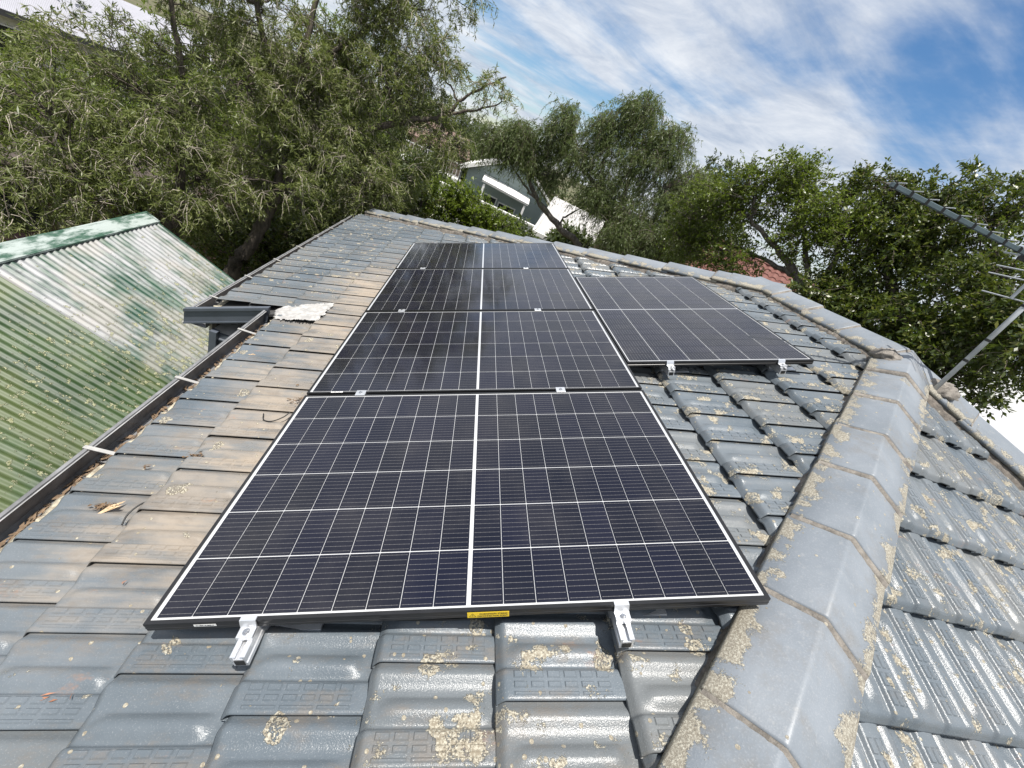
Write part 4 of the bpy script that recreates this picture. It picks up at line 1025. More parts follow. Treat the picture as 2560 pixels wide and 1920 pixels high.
# --- sunlit shrubs and small trees behind it
LIME = [((-7.84, 9.37, 1.9), 1.3, 'bright green bushy tree at the far left edge'), ((-7.6, 10.6, 1.6), 1.4, 'bright green bush behind the drooping tree, left of centre'), ((-6.4, 10.6, 1.5), 1.2, 'bright green bush behind the drooping tree, beside the yellow house'),
        ((-6.9, 13.2, 3.2), 1.6, 'bright green tree far behind the drooping tree'), ((-4.2, 14.4, 4.6), 1.5, 'yellow-green tree seen through the top of the drooping tree'), ((-4.3, 11.6, 2.3), 1.4, 'bright green tree seen through the middle of the drooping tree')]
for i, (c, r, lb) in enumerate(LIME):
    b = (c[0], c[1], float(gz(c[0], c[1])) - 0.05)
    plant('leafy_tree', lb, 'tree', b, [([b, (c[0] + .1, c[1], c[2] - r * 0.9), (c[0], c[1], c[2])], 0.10, 0.03)], [(c, (r, r, r * 0.85), 1), ((c[0] + r * .5, c[1] - .3, c[2] - r * .55), (r * .8, r * .8, r * .6), 0.7)],
          260, 30 + i, M_LEAF_LIME, M_BARK, M_TWIG2, n_tw=6, tw_len=0.34, tw_droop=0.2, n_lf=11, lf=(0.075, 0.036), lf_spread=0.9, flat=0.8, bough=12, twig_keep=0.3, group='bright green trees behind the drooping tree')
# --- dark hedge with cream blossom past the far gutter
plant('flowering_hedge', 'dark glossy hedge dotted with cream blossom beyond the far gutter corner', 'hedge', (-1.4, 9.4, -0.75),
      [([(-1.4, 9.4, -0.8), (-1.3, 9.4, 1.0), (-1.1, 9.5, 2.2)], 0.08, 0.03), ([(-2.4, 9.2, -0.8), (-2.4, 9.2, 0.6), (-2.4, 9.1, 1.6)], 0.08, 0.03)],
      [((-1.3, 9.5, 2.65), (0.9, 0.7, 0.75), 1.4), ((-0.6, 9.55, 2.65), (0.7, 0.6, 0.7), 1), ((-2.1, 9.3, 2.1), (0.9, 0.7, 0.8), 1.2), ((-2.0, 9.1, 0.9), (1.2, 0.6, 0.8), 1.0), ((-1.0, 9.2, 1.2), (1.2, 0.5, 0.8), 0.8)],
      420, 41, M_LEAF_DARK, M_BARK, M_TWIG2, n_tw=6, tw_len=0.26, tw_droop=0.15, n_lf=12, lf=(0.065, 0.034), lf_spread=0.9, flat=0.5, bough=14, twig_keep=0.2, flowers=(420, 0.05, M_FLOWER))
plant('ivy_bush', 'dark bush in the shade under the drooping tree', 'bush', (-3.4, 8.4, -0.8), [([(-3.4, 8.4, -0.85), (-3.3, 8.4, 0.4), (-3.2, 8.3, 1.2)], 0.06, 0.02)],
      [((-3.3, 8.4, 0.9), (1.0, 0.7, 0.9), 1.2), ((-4.3, 8.9, 1.2), (1.0, 0.8, 0.9), 1.0), ((-2.75, 8.4, 0.6), (0.7, 0.6, 0.8), 0.8), ((-3.0, 8.9, 1.5), (0.9, 0.6, 0.6), 0.8)],
      300, 43, M_LEAF_DARK, M_BARK, M_TWIG2, n_tw=6, tw_len=0.28, tw_droop=0.2, n_lf=11, lf=(0.07, 0.036), lf_spread=0.9, flat=0.5, bough=12, twig_keep=0.2)
plant('garden_shrub', 'bright green leafy shrub just past the far hip of the roof', 'shrub', (0.6, 10.4, -0.7), [([(0.6, 10.4, -0.75), (0.6, 10.3, 1.0), (0.5, 10.2, 2.6)], 0.08, 0.02)],
      [((0.05, 10.3, 3.15), (0.6, 0.5, 0.5), 1.1), ((0.65, 10.1, 3.2), (0.6, 0.5, 0.48), 1.1), ((1.2, 9.9, 3.0), (0.55, 0.45, 0.46), 1.0), ((-0.5, 10.4, 2.75), (0.45, 0.45, 0.5), 0.7), ((1.75, 9.7, 2.75), (0.4, 0.4, 0.4), 0.5), ((0.5, 10.1, 2.0), (1.3, 0.6, 0.7), 1.0)],
      420, 45, M_LEAF_LIME, M_BARK, M_TWIG2, n_tw=6, tw_len=0.24, tw_droop=-0.1, n_lf=12, lf=(0.075, 0.032), lf_spread=0.8, flat=0.8, bough=14, twig_keep=0.3)
# --- pepper trees
PEP = dict(n_tw=9, tw_len=0.50, tw_droop=0.70, tw_r=0.004, n_lf=14, lf=(0.10, 0.017), lf_spread=0.70, lf_droop=0.40, flat=0.4, bough=22, twig_keep=0.4, limb_r=0.03, leaf_from=0.1, out=0.6)
plant('pepper_tree', 'slender leaning pepper tree in front of the weatherboard house', 'tree', (5.4, 13.5, -0.2),
      [([(5.4, 13.5, -0.3), (4.65, 13.74, 2.74), (3.65, 13.99, 3.27), (2.61, 14.18, 3.76), (1.95, 14.27, 4.38), (1.6, 14.3, 4.95)], 0.16, 0.035), ([(2.61, 14.18, 3.76), (2.2, 14.2, 3.9), (1.5, 14.3, 4.3), (1.1, 14.3, 4.5)], 0.05, 0.015), ([(3.65, 13.99, 3.27), (3.6, 14.0, 3.6), (3.9, 13.9, 4.0)], 0.05, 0.02)],
      [((1.2, 14.3, 5.0), (0.55, 0.6, 0.5), 1.0), ((1.9, 14.25, 4.9), (0.5, 0.6, 0.45), 0.7), ((0.7, 14.3, 4.9), (0.5, 0.5, 0.4), 0.5), ((1.3, 14.3, 5.35), (0.45, 0.5, 0.35), 0.5), ((2.7, 14.2, 4.6), (0.35, 0.5, 0.3), 0.25)],
      230, 51, M_LEAF_PEP, M_BARK2, M_TWIG2, **PEP)
plant('pepper_tree', 'tall feathery pepper tree with weeping foliage in the middle distance', 'tree', (5.9, 13.3, -0.1),
      [([(5.9, 13.3, -0.3), (5.81, 13.35, 3.04), (5.16, 13.58, 4.12), (4.32, 13.83, 4.78), (3.22, 14.08, 5.3), (2.7, 14.2, 6.0)], 0.17, 0.03), ([(5.16, 13.58, 4.12), (4.92, 13.66, 5.68), (4.71, 13.72, 6.75)], 0.10, 0.02), ([(5.81, 13.35, 3.04), (6.2, 13.3, 4.4), (6.08, 13.24, 5.5)], 0.09, 0.02), ([(4.32, 13.83, 4.78), (4.0, 14.0, 5.8), (4.0, 14.1, 6.6)], 0.06, 0.02)],
      [((2.5, 14.2, 6.05), (0.71, 0.69, 0.57), 0.8), ((3.15, 14.1, 5.5), (0.69, 0.69, 0.57), 0.7), ((4.08, 14.1, 6.7), (0.8, 0.8, 0.69), 1.0), ((4.5, 14.0, 7.2), (0.63, 0.69, 0.52), 0.8), ((5.28, 13.54, 6.4), (0.86, 0.8, 0.8), 1.1), ((4.4, 13.6, 5.6), (0.8, 0.69, 0.69), 0.8), ((6.08, 13.24, 5.7), (0.75, 0.69, 0.69), 0.9), ((4.2, 13.5, 4.6), (0.69, 0.57, 0.57), 0.55), ((5.5, 13.0, 4.7), (0.69, 0.57, 0.57), 0.6), ((6.6, 13.3, 5.1), (0.69, 0.57, 0.69), 0.6), ((5.0, 12.7, 4.0), (0.69, 0.57, 0.57), 0.6), ((5.9, 12.5, 4.2), (0.69, 0.57, 0.57), 0.6), ((6.8, 12.5, 4.5), (0.69, 0.57, 0.57), 0.6), ((7.3, 12.8, 5.1), (0.69, 0.57, 0.57), 0.6), ((2.3, 14.2, 5.6), (0.5, 0.5, 0.4), 0.5), ((3.6, 14.1, 6.3), (0.5, 0.5, 0.45), 0.5), ((6.6, 13.2, 6.2), (0.55, 0.5, 0.45), 0.5), ((5.6, 13.5, 7.0), (0.5, 0.5, 0.4), 0.5)],
      900, 53, M_LEAF_PEP, M_BARK2, M_TWIG2, **PEP)
plant('evergreen_tree', 'rounded dark tree behind the right side of the pepper tree', 'tree', (9.6, 17.5, 0.2), [([(9.6, 17.5, -0.2), (9.6, 17.4, 3.5), (9.3, 17.3, 6.0)], 0.18, 0.04)],
      [((9.3, 17.2, 6.6), (1.3, 1.2, 1.1), 1.0), ((8.6, 17.0, 5.8), (1.1, 1.0, 1.0), 0.8), ((10.2, 16.9, 5.6), (1.2, 1.0, 1.0), 0.8)], 260, 55, M_LEAF_FAR, M_BARK, M_TWIG2, n_tw=7, tw_len=0.36, tw_droop=0.2, n_lf=11, lf=(0.10, 0.05), lf_spread=0.9, bough=14, twig_keep=0.2)
# --- open green tree right of centre
plant('open_crown_tree', 'light green tree with open fan of branches in front of the red roof', 'tree', (7.1, 6.3, -0.7),
      [([(7.1, 6.3, -0.8), (6.95, 6.3, 2.5), (6.83, 6.36, 4.4), (6.49, 6.67, 4.97), (6.09, 7.1, 5.25), (5.54, 7.47, 5.5)], 0.16, 0.03), ([(6.83, 6.36, 4.3), (6.6, 6.5, 5.0), (6.3, 6.9, 5.6), (6.0, 7.2, 6.0)], 0.08, 0.02), ([(6.9, 6.33, 3.9), (6.75, 6.3, 4.9), (6.65, 6.4, 5.6), (6.45, 6.7, 6.1)], 0.08, 0.02), ([(6.49, 6.67, 4.97), (6.0, 7.4, 5.0), (5.6, 8.1, 4.95)], 0.06, 0.015)],
      [((5.06, 8.21, 5.65), (0.55, 0.5, 0.40), 0.9), ((5.52, 7.95, 6.05), (0.55, 0.5, 0.38), 1.0), ((5.89, 7.49, 6.35), (0.55, 0.5, 0.36), 1.1), ((6.0, 7.2, 5.95), (0.5, 0.5, 0.30), 0.7), ((5.6, 7.9, 5.45), (0.5, 0.5, 0.30), 0.5), ((5.5, 8.5, 4.9), (0.55, 0.5, 0.38), 0.8), ((6.38, 6.88, 6.1), (0.5, 0.5, 0.38), 0.9), ((6.69, 6.2, 5.8), (0.5, 0.5, 0.40), 0.9), ((5.06, 8.77, 5.25), (0.5, 0.5, 0.40), 0.8), ((5.85, 7.7, 6.6), (0.35, 0.35, 0.30), 0.35), ((5.75, 7.4, 4.75), (0.5, 0.4, 0.25), 0.4), ((5.66, 7.87, 4.7), (0.45, 0.4, 0.3), 0.5), ((5.25, 8.65, 4.65), (0.5, 0.45, 0.3), 0.6), ((6.2, 6.8, 5.5), (0.5, 0.4, 0.25), 0.5), ((6.6, 6.6, 6.0), (0.45, 0.45, 0.35), 0.6)],
      640, 61, M_LEAF_MID, M_BARK2, M_TWIG2, n_tw=7, tw_len=0.30, tw_droop=0.15, tw_r=0.003, n_lf=10, lf=(0.060, 0.027), lf_spread=0.85, flat=0.5, bough=34, twig_keep=0.6, limb_r=0.022)
# --- dense dark tree at the right
plant('dense_dark_tree', 'dense dark glossy-leaved tree at the right behind the antenna', 'tree', (7.9, 4.9, -0.7),
      [([(7.9, 4.9, -0.8), (7.6, 4.8, 2.5), (7.24, 4.7, 4.5), (7.06, 5.13, 5.1), (7.0, 5.79, 5.74)], 0.22, 0.06), ([(7.24, 4.7, 4.4), (7.1, 4.4, 5.2), (7.1, 4.6, 6.2)], 0.10, 0.03), ([(7.24, 4.7, 4.2), (6.9, 5.4, 4.9), (6.7, 6.0, 5.2)], 0.07, 0.02)],
      [((6.85, 7.0, 6.65), (0.45, 0.45, 0.35), 0.6), ((7.05, 6.31, 6.6), (0.5, 0.5, 0.35), 0.8), ((7.25, 5.85, 6.85), (0.5, 0.5, 0.40), 0.9), ((7.15, 5.63, 6.2), (0.6, 0.5, 0.35), 0.8), ((7.17, 5.01, 6.4), (0.5, 0.5, 0.40), 0.9), ((6.98, 4.28, 6.0), (0.5, 0.5, 0.40), 0.9), ((7.05, 4.7, 5.5), (0.6, 0.6, 0.35), 0.9), ((6.9, 5.1, 5.0), (0.6, 0.6, 0.45), 1.0), ((6.74, 4.26, 4.9), (0.6, 0.55, 0.45), 1.1), ((6.84, 3.8, 5.3), (0.5, 0.5, 0.40), 0.9), ((6.68, 3.5, 5.6), (0.45, 0.45, 0.35), 0.8), ((6.65, 3.6, 4.7), (0.5, 0.5, 0.30), 0.7), ((6.95, 5.9, 5.1), (0.6, 0.5, 0.45), 0.9), ((6.56, 3.1, 5.2), (0.4, 0.4, 0.35), 0.5), ((7.1, 5.2, 4.2), (1.0, 1.2, 0.6), 1.3), ((6.9, 6.2, 4.2), (0.9, 0.9, 0.7), 1.0), ((6.6, 5.5, 4.75), (0.5, 0.5, 0.4), 0.8), ((6.45, 5.9, 4.75), (0.5, 0.5, 0.35), 0.6), ((7.0, 5.5, 6.0), (0.6, 0.5, 0.35), 0.7), ((6.95, 6.1, 6.3), (0.5, 0.5, 0.35), 0.7), ((6.6, 4.3, 4.6), (0.5, 0.5, 0.4), 0.8), ((7.3, 5.1, 6.9), (0.45, 0.45, 0.3), 0.5), ((6.9, 5.6, 5.5), (0.5, 0.5, 0.35), 0.7)],
      900, 63, M_LEAF_DARK, M_BARK, M_TWIG2, n_tw=8, tw_len=0.27, tw_droop=0.3, n_lf=14, lf=(0.064, 0.030), lf_spread=0.9, flat=0.45, bough=34, twig_keep=0.3, limb_r=0.024)
# --- hillside trees, far off
FAR = [((-6.0, 38.8, 4.6), 2.2, 'far hillside tree, leftmost behind the drooping tree'), ((-3.4, 41.2, 4.6), 2.3, 'far hillside tree above the balcony house'), ((-0.9, 44.3, 4.4), 2.0, 'far hillside tree left of the pepper tree'), ((-3.0, 29.1, 2.9), 1.5, 'hillside tree just behind the balcony house'), ((-0.4, 31.3, 2.9), 1.6, 'hillside tree behind the white house roof'),
       ((1.6, 49.3, 4.2), 2.2, 'far hillside tree seen beside the slender pepper tree'), ((-4.9, 26.9, 2.4), 1.6, 'olive tree on the hillside right of the drooping tree'), ((4.5, 36.0, 4.0), 2.4, 'far tree behind the pepper trees'), ((9.5, 30.0, 5.2), 2.4, 'far tree behind the tall pepper tree, right'), ((14.5, 25.0, 5.0), 2.2, 'far tree between the pepper tree and the open tree'),
       ((18.0, 20.0, 4.4), 2.2, 'far tree behind the red roof'), ((20.0, 12.0, 4.2), 2.2, 'far tree behind the dark tree'), ((-1.9, 22.6, 2.2), 1.05, 'olive bush in front of the balcony house'), ((2.6, 16.6, 1.9), 0.85, 'olive bush in front of the white garden wall'), ((4.9, 16.4, 2.55), 0.8, 'olive bush in front of the white rendered house'), ((-12.5, 24.0, 1.4), 2.2, 'tree beside the pale roofed house at upper left'), ((-20.0, 24.0, 1.6), 2.6, 'tree behind the pale roofed house at upper left')]
for i, (c, r, lb) in enumerate(FAR):
    b = (c[0], c[1], float(gz(c[0], c[1])) - 0.05)
    plant('hillside_tree', lb, 'tree', b, [([b, (c[0], c[1], c[2] - r * 0.8), (c[0] + .1, c[1], c[2] + r * 0.3)], 0.16, 0.04)], [(c, (r, r, r * 0.75), 1), ((c[0] - r * .6, c[1] - .3, c[2] - r * .4), (r * .7, r * .7, r * .5), .6), ((c[0] + r * .7, c[1] - .3, c[2] - r * .5), (r * .7, r * .7, r * .5), .6)],
          220, 80 + i, M_LEAF_FAR, M_BARK, M_TWIG2, n_tw=6, tw_len=0.5, tw_droop=0.2, n_lf=9, lf=(0.17, 0.08), lf_spread=0.9, bough=10, twig_keep=0.15, group='trees on the far hillside')

# ================================================================== neighbouring houses
def frame_at(o, yaw): return T(*o) @ rotz(yaw)
M_GLASS = plain('dark_window_glass', (0.015, 0.018, 0.02), 0.08)
def weatherboard_house():
    root = thing('weatherboard_house', (2.0, 22.5, 0.2), 'grey-green weatherboard house with white roof behind the slender pepper tree', 'house')
    F = frame_at((0, 21.4, 0.3), math.radians(-3))
    bm_ = plain('sage_weatherboard', (0.30, 0.36, 0.35), 0.7, 0, 0.08, 1)
    def gable_top(x): return 3.05 + (x - 0.05) * 0.55 if x < 2.3 else 4.29 - (x - 2.3) * 0.66
    wl = MB().slab([(4.2, 0.05, -1.5), (4.2, 0.05, gable_top(4.2) - .1), (2.3, 0.05, gable_top(2.3) - .1), (0.05, 0.05, gable_top(0.05) - .1), (0.05, 0.05, -1.5)], 0.1)
    wl.box((0.055, 0.16, -1.5), (4.195, 6.0, 2.6))
    wall = wl.build('wall', bm_, root, F)
    cl = MB(); z = -0.4; bh = 0.165
    while z < 4.2:                                               # lapped boards, each tilted out at its lower edge
        def xr(zz):
            a = 0.06 if zz < 2.95 else 0.06 + (zz - 2.95) / 0.55; b = 4.19 if zz < 2.85 else 2.3 + (4.19 - zz) / 0.66
            return a, b
        a0, b0 = xr(z); a1, b1 = xr(z + bh)
        if b1 > a1 + 0.05:
            cl.add([(a0, -0.035, z), (b0, -0.035, z), (b1, -0.005, z + bh + 0.01), (a1, -0.005, z + bh + 0.01), (a0, 0.02, z), (b0, 0.02, z)], [(0, 1, 2, 3), (0, 4, 5, 1)])
        z += bh
    tag(cl.build('weatherboards', bm_, wall, F), kind='stuff')
    rf = MB(); e = 0.12
    rf.slab([(-0.35, -0.4, 2.83 + e), (2.3, -0.4, 4.29 + e), (2.3, 6.2, 4.29 + e), (-0.35, 6.2, 2.83 + e)], 0.16); rf.slab([(2.302, -0.4, 4.29 + e), (4.45, -0.4, 2.87 + e), (4.45, 6.2, 2.87 + e), (2.302, 6.2, 4.29 + e)], 0.10)
    rf.build('roof', M_WPAINT, root, F)
    ln = MB().slab([(0.85, -0.8, 2.82), (3.25, -0.8, 2.68), (3.25, -0.04, 2.90), (0.85, -0.04, 3.05)], 0.10); ln.build('lean_to_roof', M_WPAINT, root, F)
    MB().box((0.95, -0.75, -0.5), (1.05, -0.65, 2.66)).build('post', M_WPAINT, root, F); MB().box((3.05, -0.75, -0.5), (3.15, -0.65, 2.54)).build('post', M_WPAINT, root, F)
    for x0, x1, z0, z1_ in ((1.15, 1.75, 1.0, 2.2), (1.95, 2.75, 0.6, 2.1)):
        f = MB().box((x0 - 0.06, -0.07, z0 - 0.06), (x1 + 0.06, -0.036, z1_ + 0.06)).build('window', M_WPAINT, root, F); MB().box((x0, -0.08, z0), (x1, -0.071, z1_)).build('pane', M_GLASS, f, F)
    MB().box((4.05, -0.10, -0.5), (4.14, -0.04, 2.55)).build('downpipe', M_WPAINT, root, F)
    MB().box((-0.25, -0.1, -0.5), (-0.17, -0.02, 2.7)).build('downpipe', M_GUTTER, root, F)
weatherboard_house()
def white_wall():
    root = thing('rendered_wall', (1.5, 19.2, 0.2), 'low white rendered garden wall in front of the weatherboard house', 'wall')
    F = frame_at((-0.9, 19.9, 0), math.radians(-9))
    MB().box((0, 0, -0.6), (6.4, 0.22, 2.28)).build('wall_face', M_WPAINT, root, F); MB().box((-0.03, -0.04, 2.282), (6.43, 0.26, 2.36)).build('coping', M_WPAINT, root, F)
white_wall()
def white_house():
    root = thing('white_rendered_house', (6.0, 19.5, 0.3), 'house with bright white pitched metal roof behind the pepper trees', 'house')
    F = frame_at((3.9, 18.3, 0), math.radians(-16))
    wm = plain('white_render', (0.74, 0.73, 0.70), 0.85, 0, 0.05, 2)
    MB().box((0, 0, -0.8), (6.4, 4.2, 2.72)).build('wall', wm, root, F)
    ws = plain('white_metal_roof', (0.42, 0.41, 0.40), 0.5, 0, 0.06, 3)
    rf = MB().slab([(-0.3, -0.9, 2.42), (6.7, -0.9, 2.42), (6.7, 2.1, 3.78), (-0.3, 2.1, 3.78)], 0.08).slab([(6.7, 5.1, 2.42), (-0.3, 5.1, 2.42), (-0.3, 2.102, 3.78), (6.7, 2.102, 3.78)], 0.08).build('roof', ws, root, F)
    for i in range(15):                                          # standing seams
        x = -0.2 + i * 0.48; MB().slab([(x, -0.9, 2.47), (x + 0.04, -0.9, 2.47), (x + 0.04, 2.09, 3.825), (x, 2.09, 3.825)], 0.044).build('roof_seam', ws, rf, F)
    MB().box((-0.32, -1.02, 2.26), (6.72, -0.905, 2.42)).build('gutter', M_WPAINT, root, F)
    for x0 in (0.7, 2.5, 4.4):
        f = MB().box((x0 - 0.05, -0.05, 1.2), (x0 + 1.15, -0.004, 2.2)).build('window', M_GUTTER, root, F); MB().box((x0, -0.06, 1.25), (x0 + 1.1, -0.051, 2.15)).build('pane', M_GLASS, f, F)
white_house()
def balcony_house():
    root = thing('balcony_house', (-2.5, 27, 0.3), 'hillside house with railed balcony left of the weatherboard house', 'house')
    F = frame_at((-3.4, 26.0, 0.2), math.radians(4)); bw = plain('tan_brick', (0.28, 0.22, 0.18), 0.85, 0, 0.15, 4)
    MB().box((0, 0, -0.5), (3.0, 4, 3.2)).build('wall', bw, root, F); MB().slab([(-0.3, -0.6, 3.1), (3.3, -0.6, 3.1), (3.0, 2, 4.0), (0, 2, 4.0)], 0.12).build('roof', plain('brown_tile', (0.17, 0.11, 0.09), 0.8), root, F)
    MB().box((-0.2, -1.4, 1.85), (3.1, -0.01, 2.0)).build('balcony', M_WPAINT, root, F)
    rl = MB().box((-0.15, -1.35, 2.75), (3.05, -1.29, 2.80)).box((-0.15, -1.35, 2.12), (3.05, -1.31, 2.15)).build('railing', M_WPAINT, root, F)
    for i in range(17): MB().box((-0.12 + i * 0.19, -1.34, 2.15), (-0.09 + i * 0.19, -1.32, 2.75)).build('baluster', M_WPAINT, rl, F)
    f = MB().box((0.8, -0.05, 2.05), (2.2, -0.012, 3.0)).build('window', M_WPAINT, root, F); MB().box((0.86, -0.06, 2.1), (2.14, -0.051, 2.95)).build('pane', M_GLASS, f, F)
balcony_house()
def brown_house():
    root = thing('brown_house', (7.5, 14.6, -0.1), 'brown house with flat grey roof and dark carport opening behind the roof hip', 'house')
    F = frame_at((5.35, 15.2, 0), math.radians(-25)); br = plain('brown_brick', (0.20, 0.15, 0.12), 0.85, 0, 0.18, 5)
    MB().box((0, 0, -0.8), (1.25, 4, 4.45)).build('wall', br, root, F); MB().box((1.252, 2.6, -0.8), (5.0, 4.0, 4.4)).build('wall', br, root, F)
    MB().box((-0.25, -0.25, 4.47), (2.4, 4.2, 4.68)).build('roof', plain('grey_metal_roof', (0.26, 0.27, 0.28), 0.6), root, F)
    MB().box((1.35, -0.55, 4.05), (5.2, 4.0, 4.36)).build('carport_roof', plain('brown_fascia', (0.16, 0.105, 0.085), 0.7), root, F)
    MB().box((4.95, -0.5, -0.8), (5.1, -0.35, 4.04)).build('post', br, root, F)
    for x0 in (0.55, 0.85):
        f = MB().box((x0, -0.03, 3.3), (x0 + 0.18, -0.004, 3.95)).build('window', M_GUTTER, root, F); MB().box((x0 + 0.02, -0.04, 3.33), (x0 + 0.16, -0.031, 3.92)).build('pane', M_GLASS, f, F)
brown_house()
def red_house():
    root = thing('red_roofed_house', (10, 12.5, -0.3), 'house with terracotta red tiled roof behind the open light green tree', 'house')
    F = frame_at((8.3, 13.7, 0), math.radians(-36)); rt = NT('terracotta_tile')
    rt.bs(Base_Color=rt.mix(rt.noise(9, 5, 0.65), (0.11, 0.045, 0.036), (0.19, 0.078, 0.060)), Roughness=0.75)
    wl = plain('pinkish_render', (0.36, 0.25, 0.21), 0.85)
    MB().box((0.3, -1.6, -0.8), (5.0, 2.4, 3.75)).build('wall', wl, root, F)
    rf = MB().slab([(0, -2.1, 3.80), (5.4, -2.1, 3.80), (5.4, 0.4, 5.02), (0, 0.4, 5.02)], 0.06).slab([(5.4, 2.9, 3.80), (0, 2.9, 3.80), (0, 0.402, 5.02), (5.4, 0.402, 5.02)], 0.06).build('roof', rt.m, root, F)
    n = math.hypot(2.5, 1.22); bt = MB(); nx = 22
    for c in range(8):                                           # courses of rolled tiles as real steps
        y0, z0 = -2.1 + 2.5 * c / 8, 3.81 + 1.22 * c / 8; y1_, z1_ = -2.1 + 2.5 * (c + 1.1) / 8, 3.80 + 1.22 * (c + 1.1) / 8
        for k in range(nx):
            x0 = 5.4 * k / nx; x1 = x0 + 5.4 / nx; xm = (x0 + x1) / 2
            bt.add([(x0, y0, z0 + 0.012), (xm - .04, y0, z0 + 0.07), (xm + .04, y0, z0 + 0.07), (x1, y0, z0 + 0.012), (x0, y1_, z1_ + 0.004), (xm - .04, y1_, z1_ + 0.04), (xm + .04, y1_, z1_ + 0.04), (x1, y1_, z1_ + 0.004)], [(0, 1, 5, 4), (1, 2, 6, 5), (2, 3, 7, 6), (0, 3, 2, 1)])
    tag(bt.build('roof_tiles', rt.m, rf, F), kind='stuff')
    MB().tube([(-0.05, 0.4, 5.04), (5.45, 0.4, 5.04)], 0.10, 8).build('ridge_cap', rt.m, rf, F)
    MB().box((-0.02, -2.2, 3.66), (5.42, -2.08, 3.78)).build('gutter', plain('pale_brown_paint', (0.33, 0.24, 0.2), 0.6), root, F)
    MB().box((1.2, -1.63, 2.4), (2.4, -1.602, 3.5)).build('window', M_GLASS, root, F)
red_house()
def right_house():
    root = thing('white_roofed_house', (10.5, 5.0, -0.4), 'house with brilliant white roof and bracketed eave at the right edge', 'house')
    F = frame_at((8.4, 6.6, 0), math.radians(-62)); ws = plain('white_roof_sheet', (0.40, 0.40, 0.39), 0.5, 0, 0.03, 2)
    MB().slab([(0, 0, 4.30), (6.0, 0, 4.30), (6.0, 4.0, 5.05), (0, 4.0, 5.05)], 0.05).build('roof', ws, root, F)
    MB().box((0, -0.06, 4.10), (6.0, -0.005, 4.31)).build('fascia', M_GUTTER, root, F)
    for i in range(15): MB().slab([(0.2 + i * 0.4, -0.005, 4.09), (0.2 + i * 0.4, 0.45, 4.09), (0.2 + i * 0.4, 0.45, 3.75)], 0.05).build('eave_bracket', M_WPAINT, root, F)
    MB().box((0.1, 0.5, -0.8), (5.9, 3.9, 4.2)).build('wall', plain('grey_wall', (0.22, 0.23, 0.25), 0.8), root, F)
    r2 = thing('grey_gabled_house', (8.4, 2.2, -0.6), 'pale grey gable roof with white barge board at the right edge of the roof', 'house')
    G = frame_at((7.35, 3.35, 0), math.radians(-48)); gm = plain('pale_grey_roof', (0.42, 0.42, 0.44), 0.6, 0, 0.08, 3)
    MB().slab([(0, 0, 4.02), (3, 0, 4.02), (3, 1.2, 4.58), (0, 1.2, 4.58)], 0.06).slab([(3, 2.4, 4.02), (0, 2.4, 4.02), (0, 1.202, 4.58), (3, 1.202, 4.58)], 0.06).build('roof', gm, r2, G)
    MB().slab([(-0.03, -0.05, 3.98), (-0.03, 1.2, 4.62), (-0.03, 1.2, 4.44), (-0.03, 0.2, 3.92)], 0.03).slab([(-0.03, 2.45, 3.98), (-0.03, 2.2, 3.92), (-0.03, 1.202, 4.44), (-0.03, 1.202, 4.62)], 0.03).build('barge_board', M_WPAINT, r2, G)
    MB().box((0.15, 0.12, -0.8), (2.9, 2.28, 3.95)).build('wall', plain('brown_grey_wall', (0.25, 0.20, 0.17), 0.8), r2, G)
    MB().box((-0.02, -0.11, 3.93), (3.0, -0.005, 4.02)).build('gutter', M_WPAINT, r2, G)
right_house()
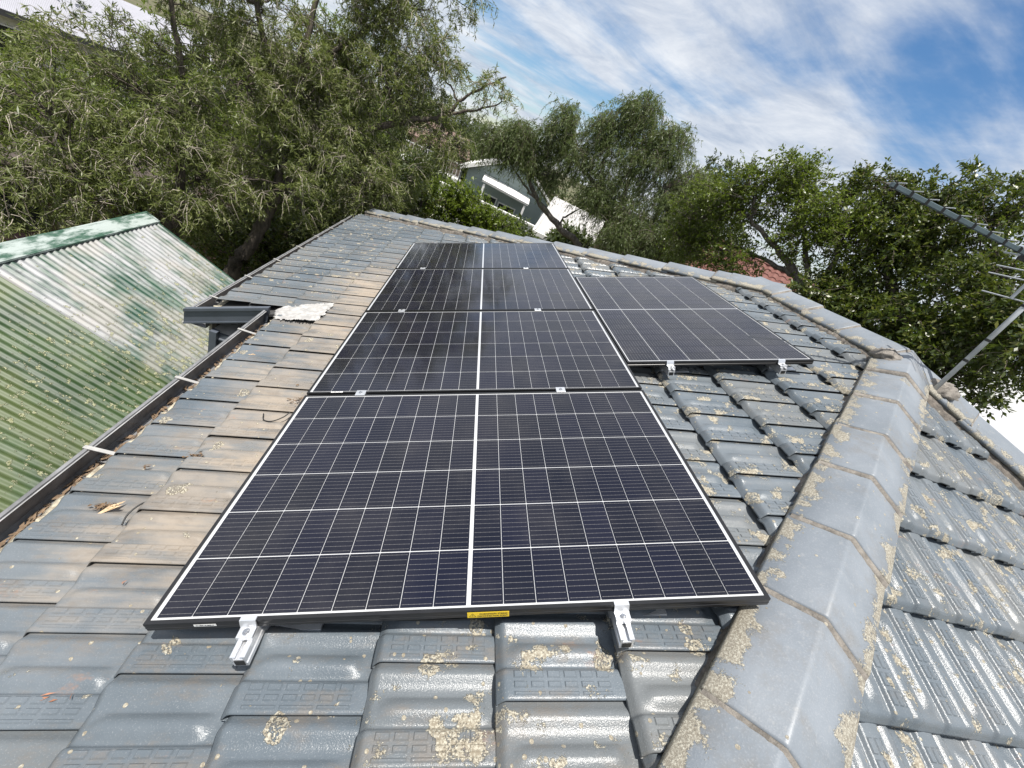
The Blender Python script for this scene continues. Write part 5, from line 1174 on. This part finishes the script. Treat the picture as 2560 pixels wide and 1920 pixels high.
def top_left_house():
    root = thing('pale_roofed_house', (-17, 25, -1.2), 'house with pale grey corrugated roof at the upper left corner', 'house')
    F = frame_at((-19.2, 19.8, 0), math.radians(43)); rm = NT('pale_grey_iron'); wv = rm.n('ShaderNodeTexWave'); wv.inputs['Scale'].default_value = 6; rm.set(wv.inputs['Vector'], rm.tc('Object'))
    rm.bs(Base_Color=rm.mix(rm.noise(1.5, 5, 0.6), (0.33, 0.33, 0.37), (0.46, 0.46, 0.50)), Roughness=0.55, Normal=rm.bump(wv.outputs[1], 0.02))
    MB().slab([(0, 0, 1.42), (9, 0, 1.42), (9, 4.5, 3.1), (0, 4.5, 3.1)], 0.08).build('roof', rm.m, root, F)
    MB().box((-0.05, -0.12, 1.22), (9.05, -0.005, 1.43)).build('gutter', plain('dark_gutter', (0.05, 0.05, 0.055), 0.5), root, F)
    MB().box((0.4, 0.6, -1.8), (8.6, 4.4, 1.30)).build('wall', plain('cream_wall', (0.55, 0.53, 0.47), 0.8), root, F)
    for x in (1.5, 4.0, 6.6):
        f = MB().box((x - 0.05, 0.56, -0.35), (x + 1.05, 0.598, 0.85)).build('window', M_WPAINT, root, F); MB().box((x, 0.55, -0.3), (x + 1, 0.559, 0.8)).build('pane', M_GLASS, f, F)
top_left_house()
def yellow_house():
    root = thing('yellow_brick_house', (-7.5, 10.5, -1.1), 'shaded yellow brick house behind the green shed', 'house')
    F = frame_at((-8.6, 6.9, 0), math.radians(49)); yb = NT('yellow_brick'); bk = yb.n('ShaderNodeTexBrick'); yb.set(bk.inputs['Vector'], yb.tc('Object'))
    bk.inputs['Scale'].default_value = 4.5; bk.inputs['Color1'].default_value = (0.42, 0.30, 0.13, 1); bk.inputs['Color2'].default_value = (0.36, 0.25, 0.10, 1); bk.inputs['Mortar'].default_value = (0.30, 0.26, 0.18, 1)
    yb.bs(Base_Color=bk.outputs[0], Roughness=0.85)
    MB().box((0, 0, -1.5), (7, 4, 1.22)).build('wall', yb.m, root, F)
    MB().slab([(-0.4, -0.6, 1.20), (7.4, -0.6, 1.20), (7.2, 2, 2.0), (-0.2, 2, 2.0)], 0.1).build('roof', plain('dark_brown_roof', (0.06, 0.045, 0.04), 0.7), root, F)
    MB().box((-0.4, -0.72, 1.05), (7.4, -0.605, 1.19)).build('gutter', plain('brown_gutter', (0.10, 0.06, 0.05), 0.6), root, F)
    for x in (1.2, 3.2, 4.9):
        f = MB().box((x, -0.06, -0.3), (x + 1.1, -0.004, 0.95)).build('window', plain('brown_frame', (0.10, 0.06, 0.05), 0.6), root, F); MB().box((x + 0.07, -0.07, -0.22), (x + 1.03, -0.061, 0.88)).build('pane', M_GLASS, f, F)
        MB().slab([(x - 0.1, -0.5, -0.45), (x + 1.2, -0.5, -0.45), (x + 1.2, -0.065, -0.30), (x - 0.1, -0.065, -0.30)], 0.04).build('sill', plain('brown_sill', (0.22, 0.13, 0.12), 0.6), f, F)
yellow_house()
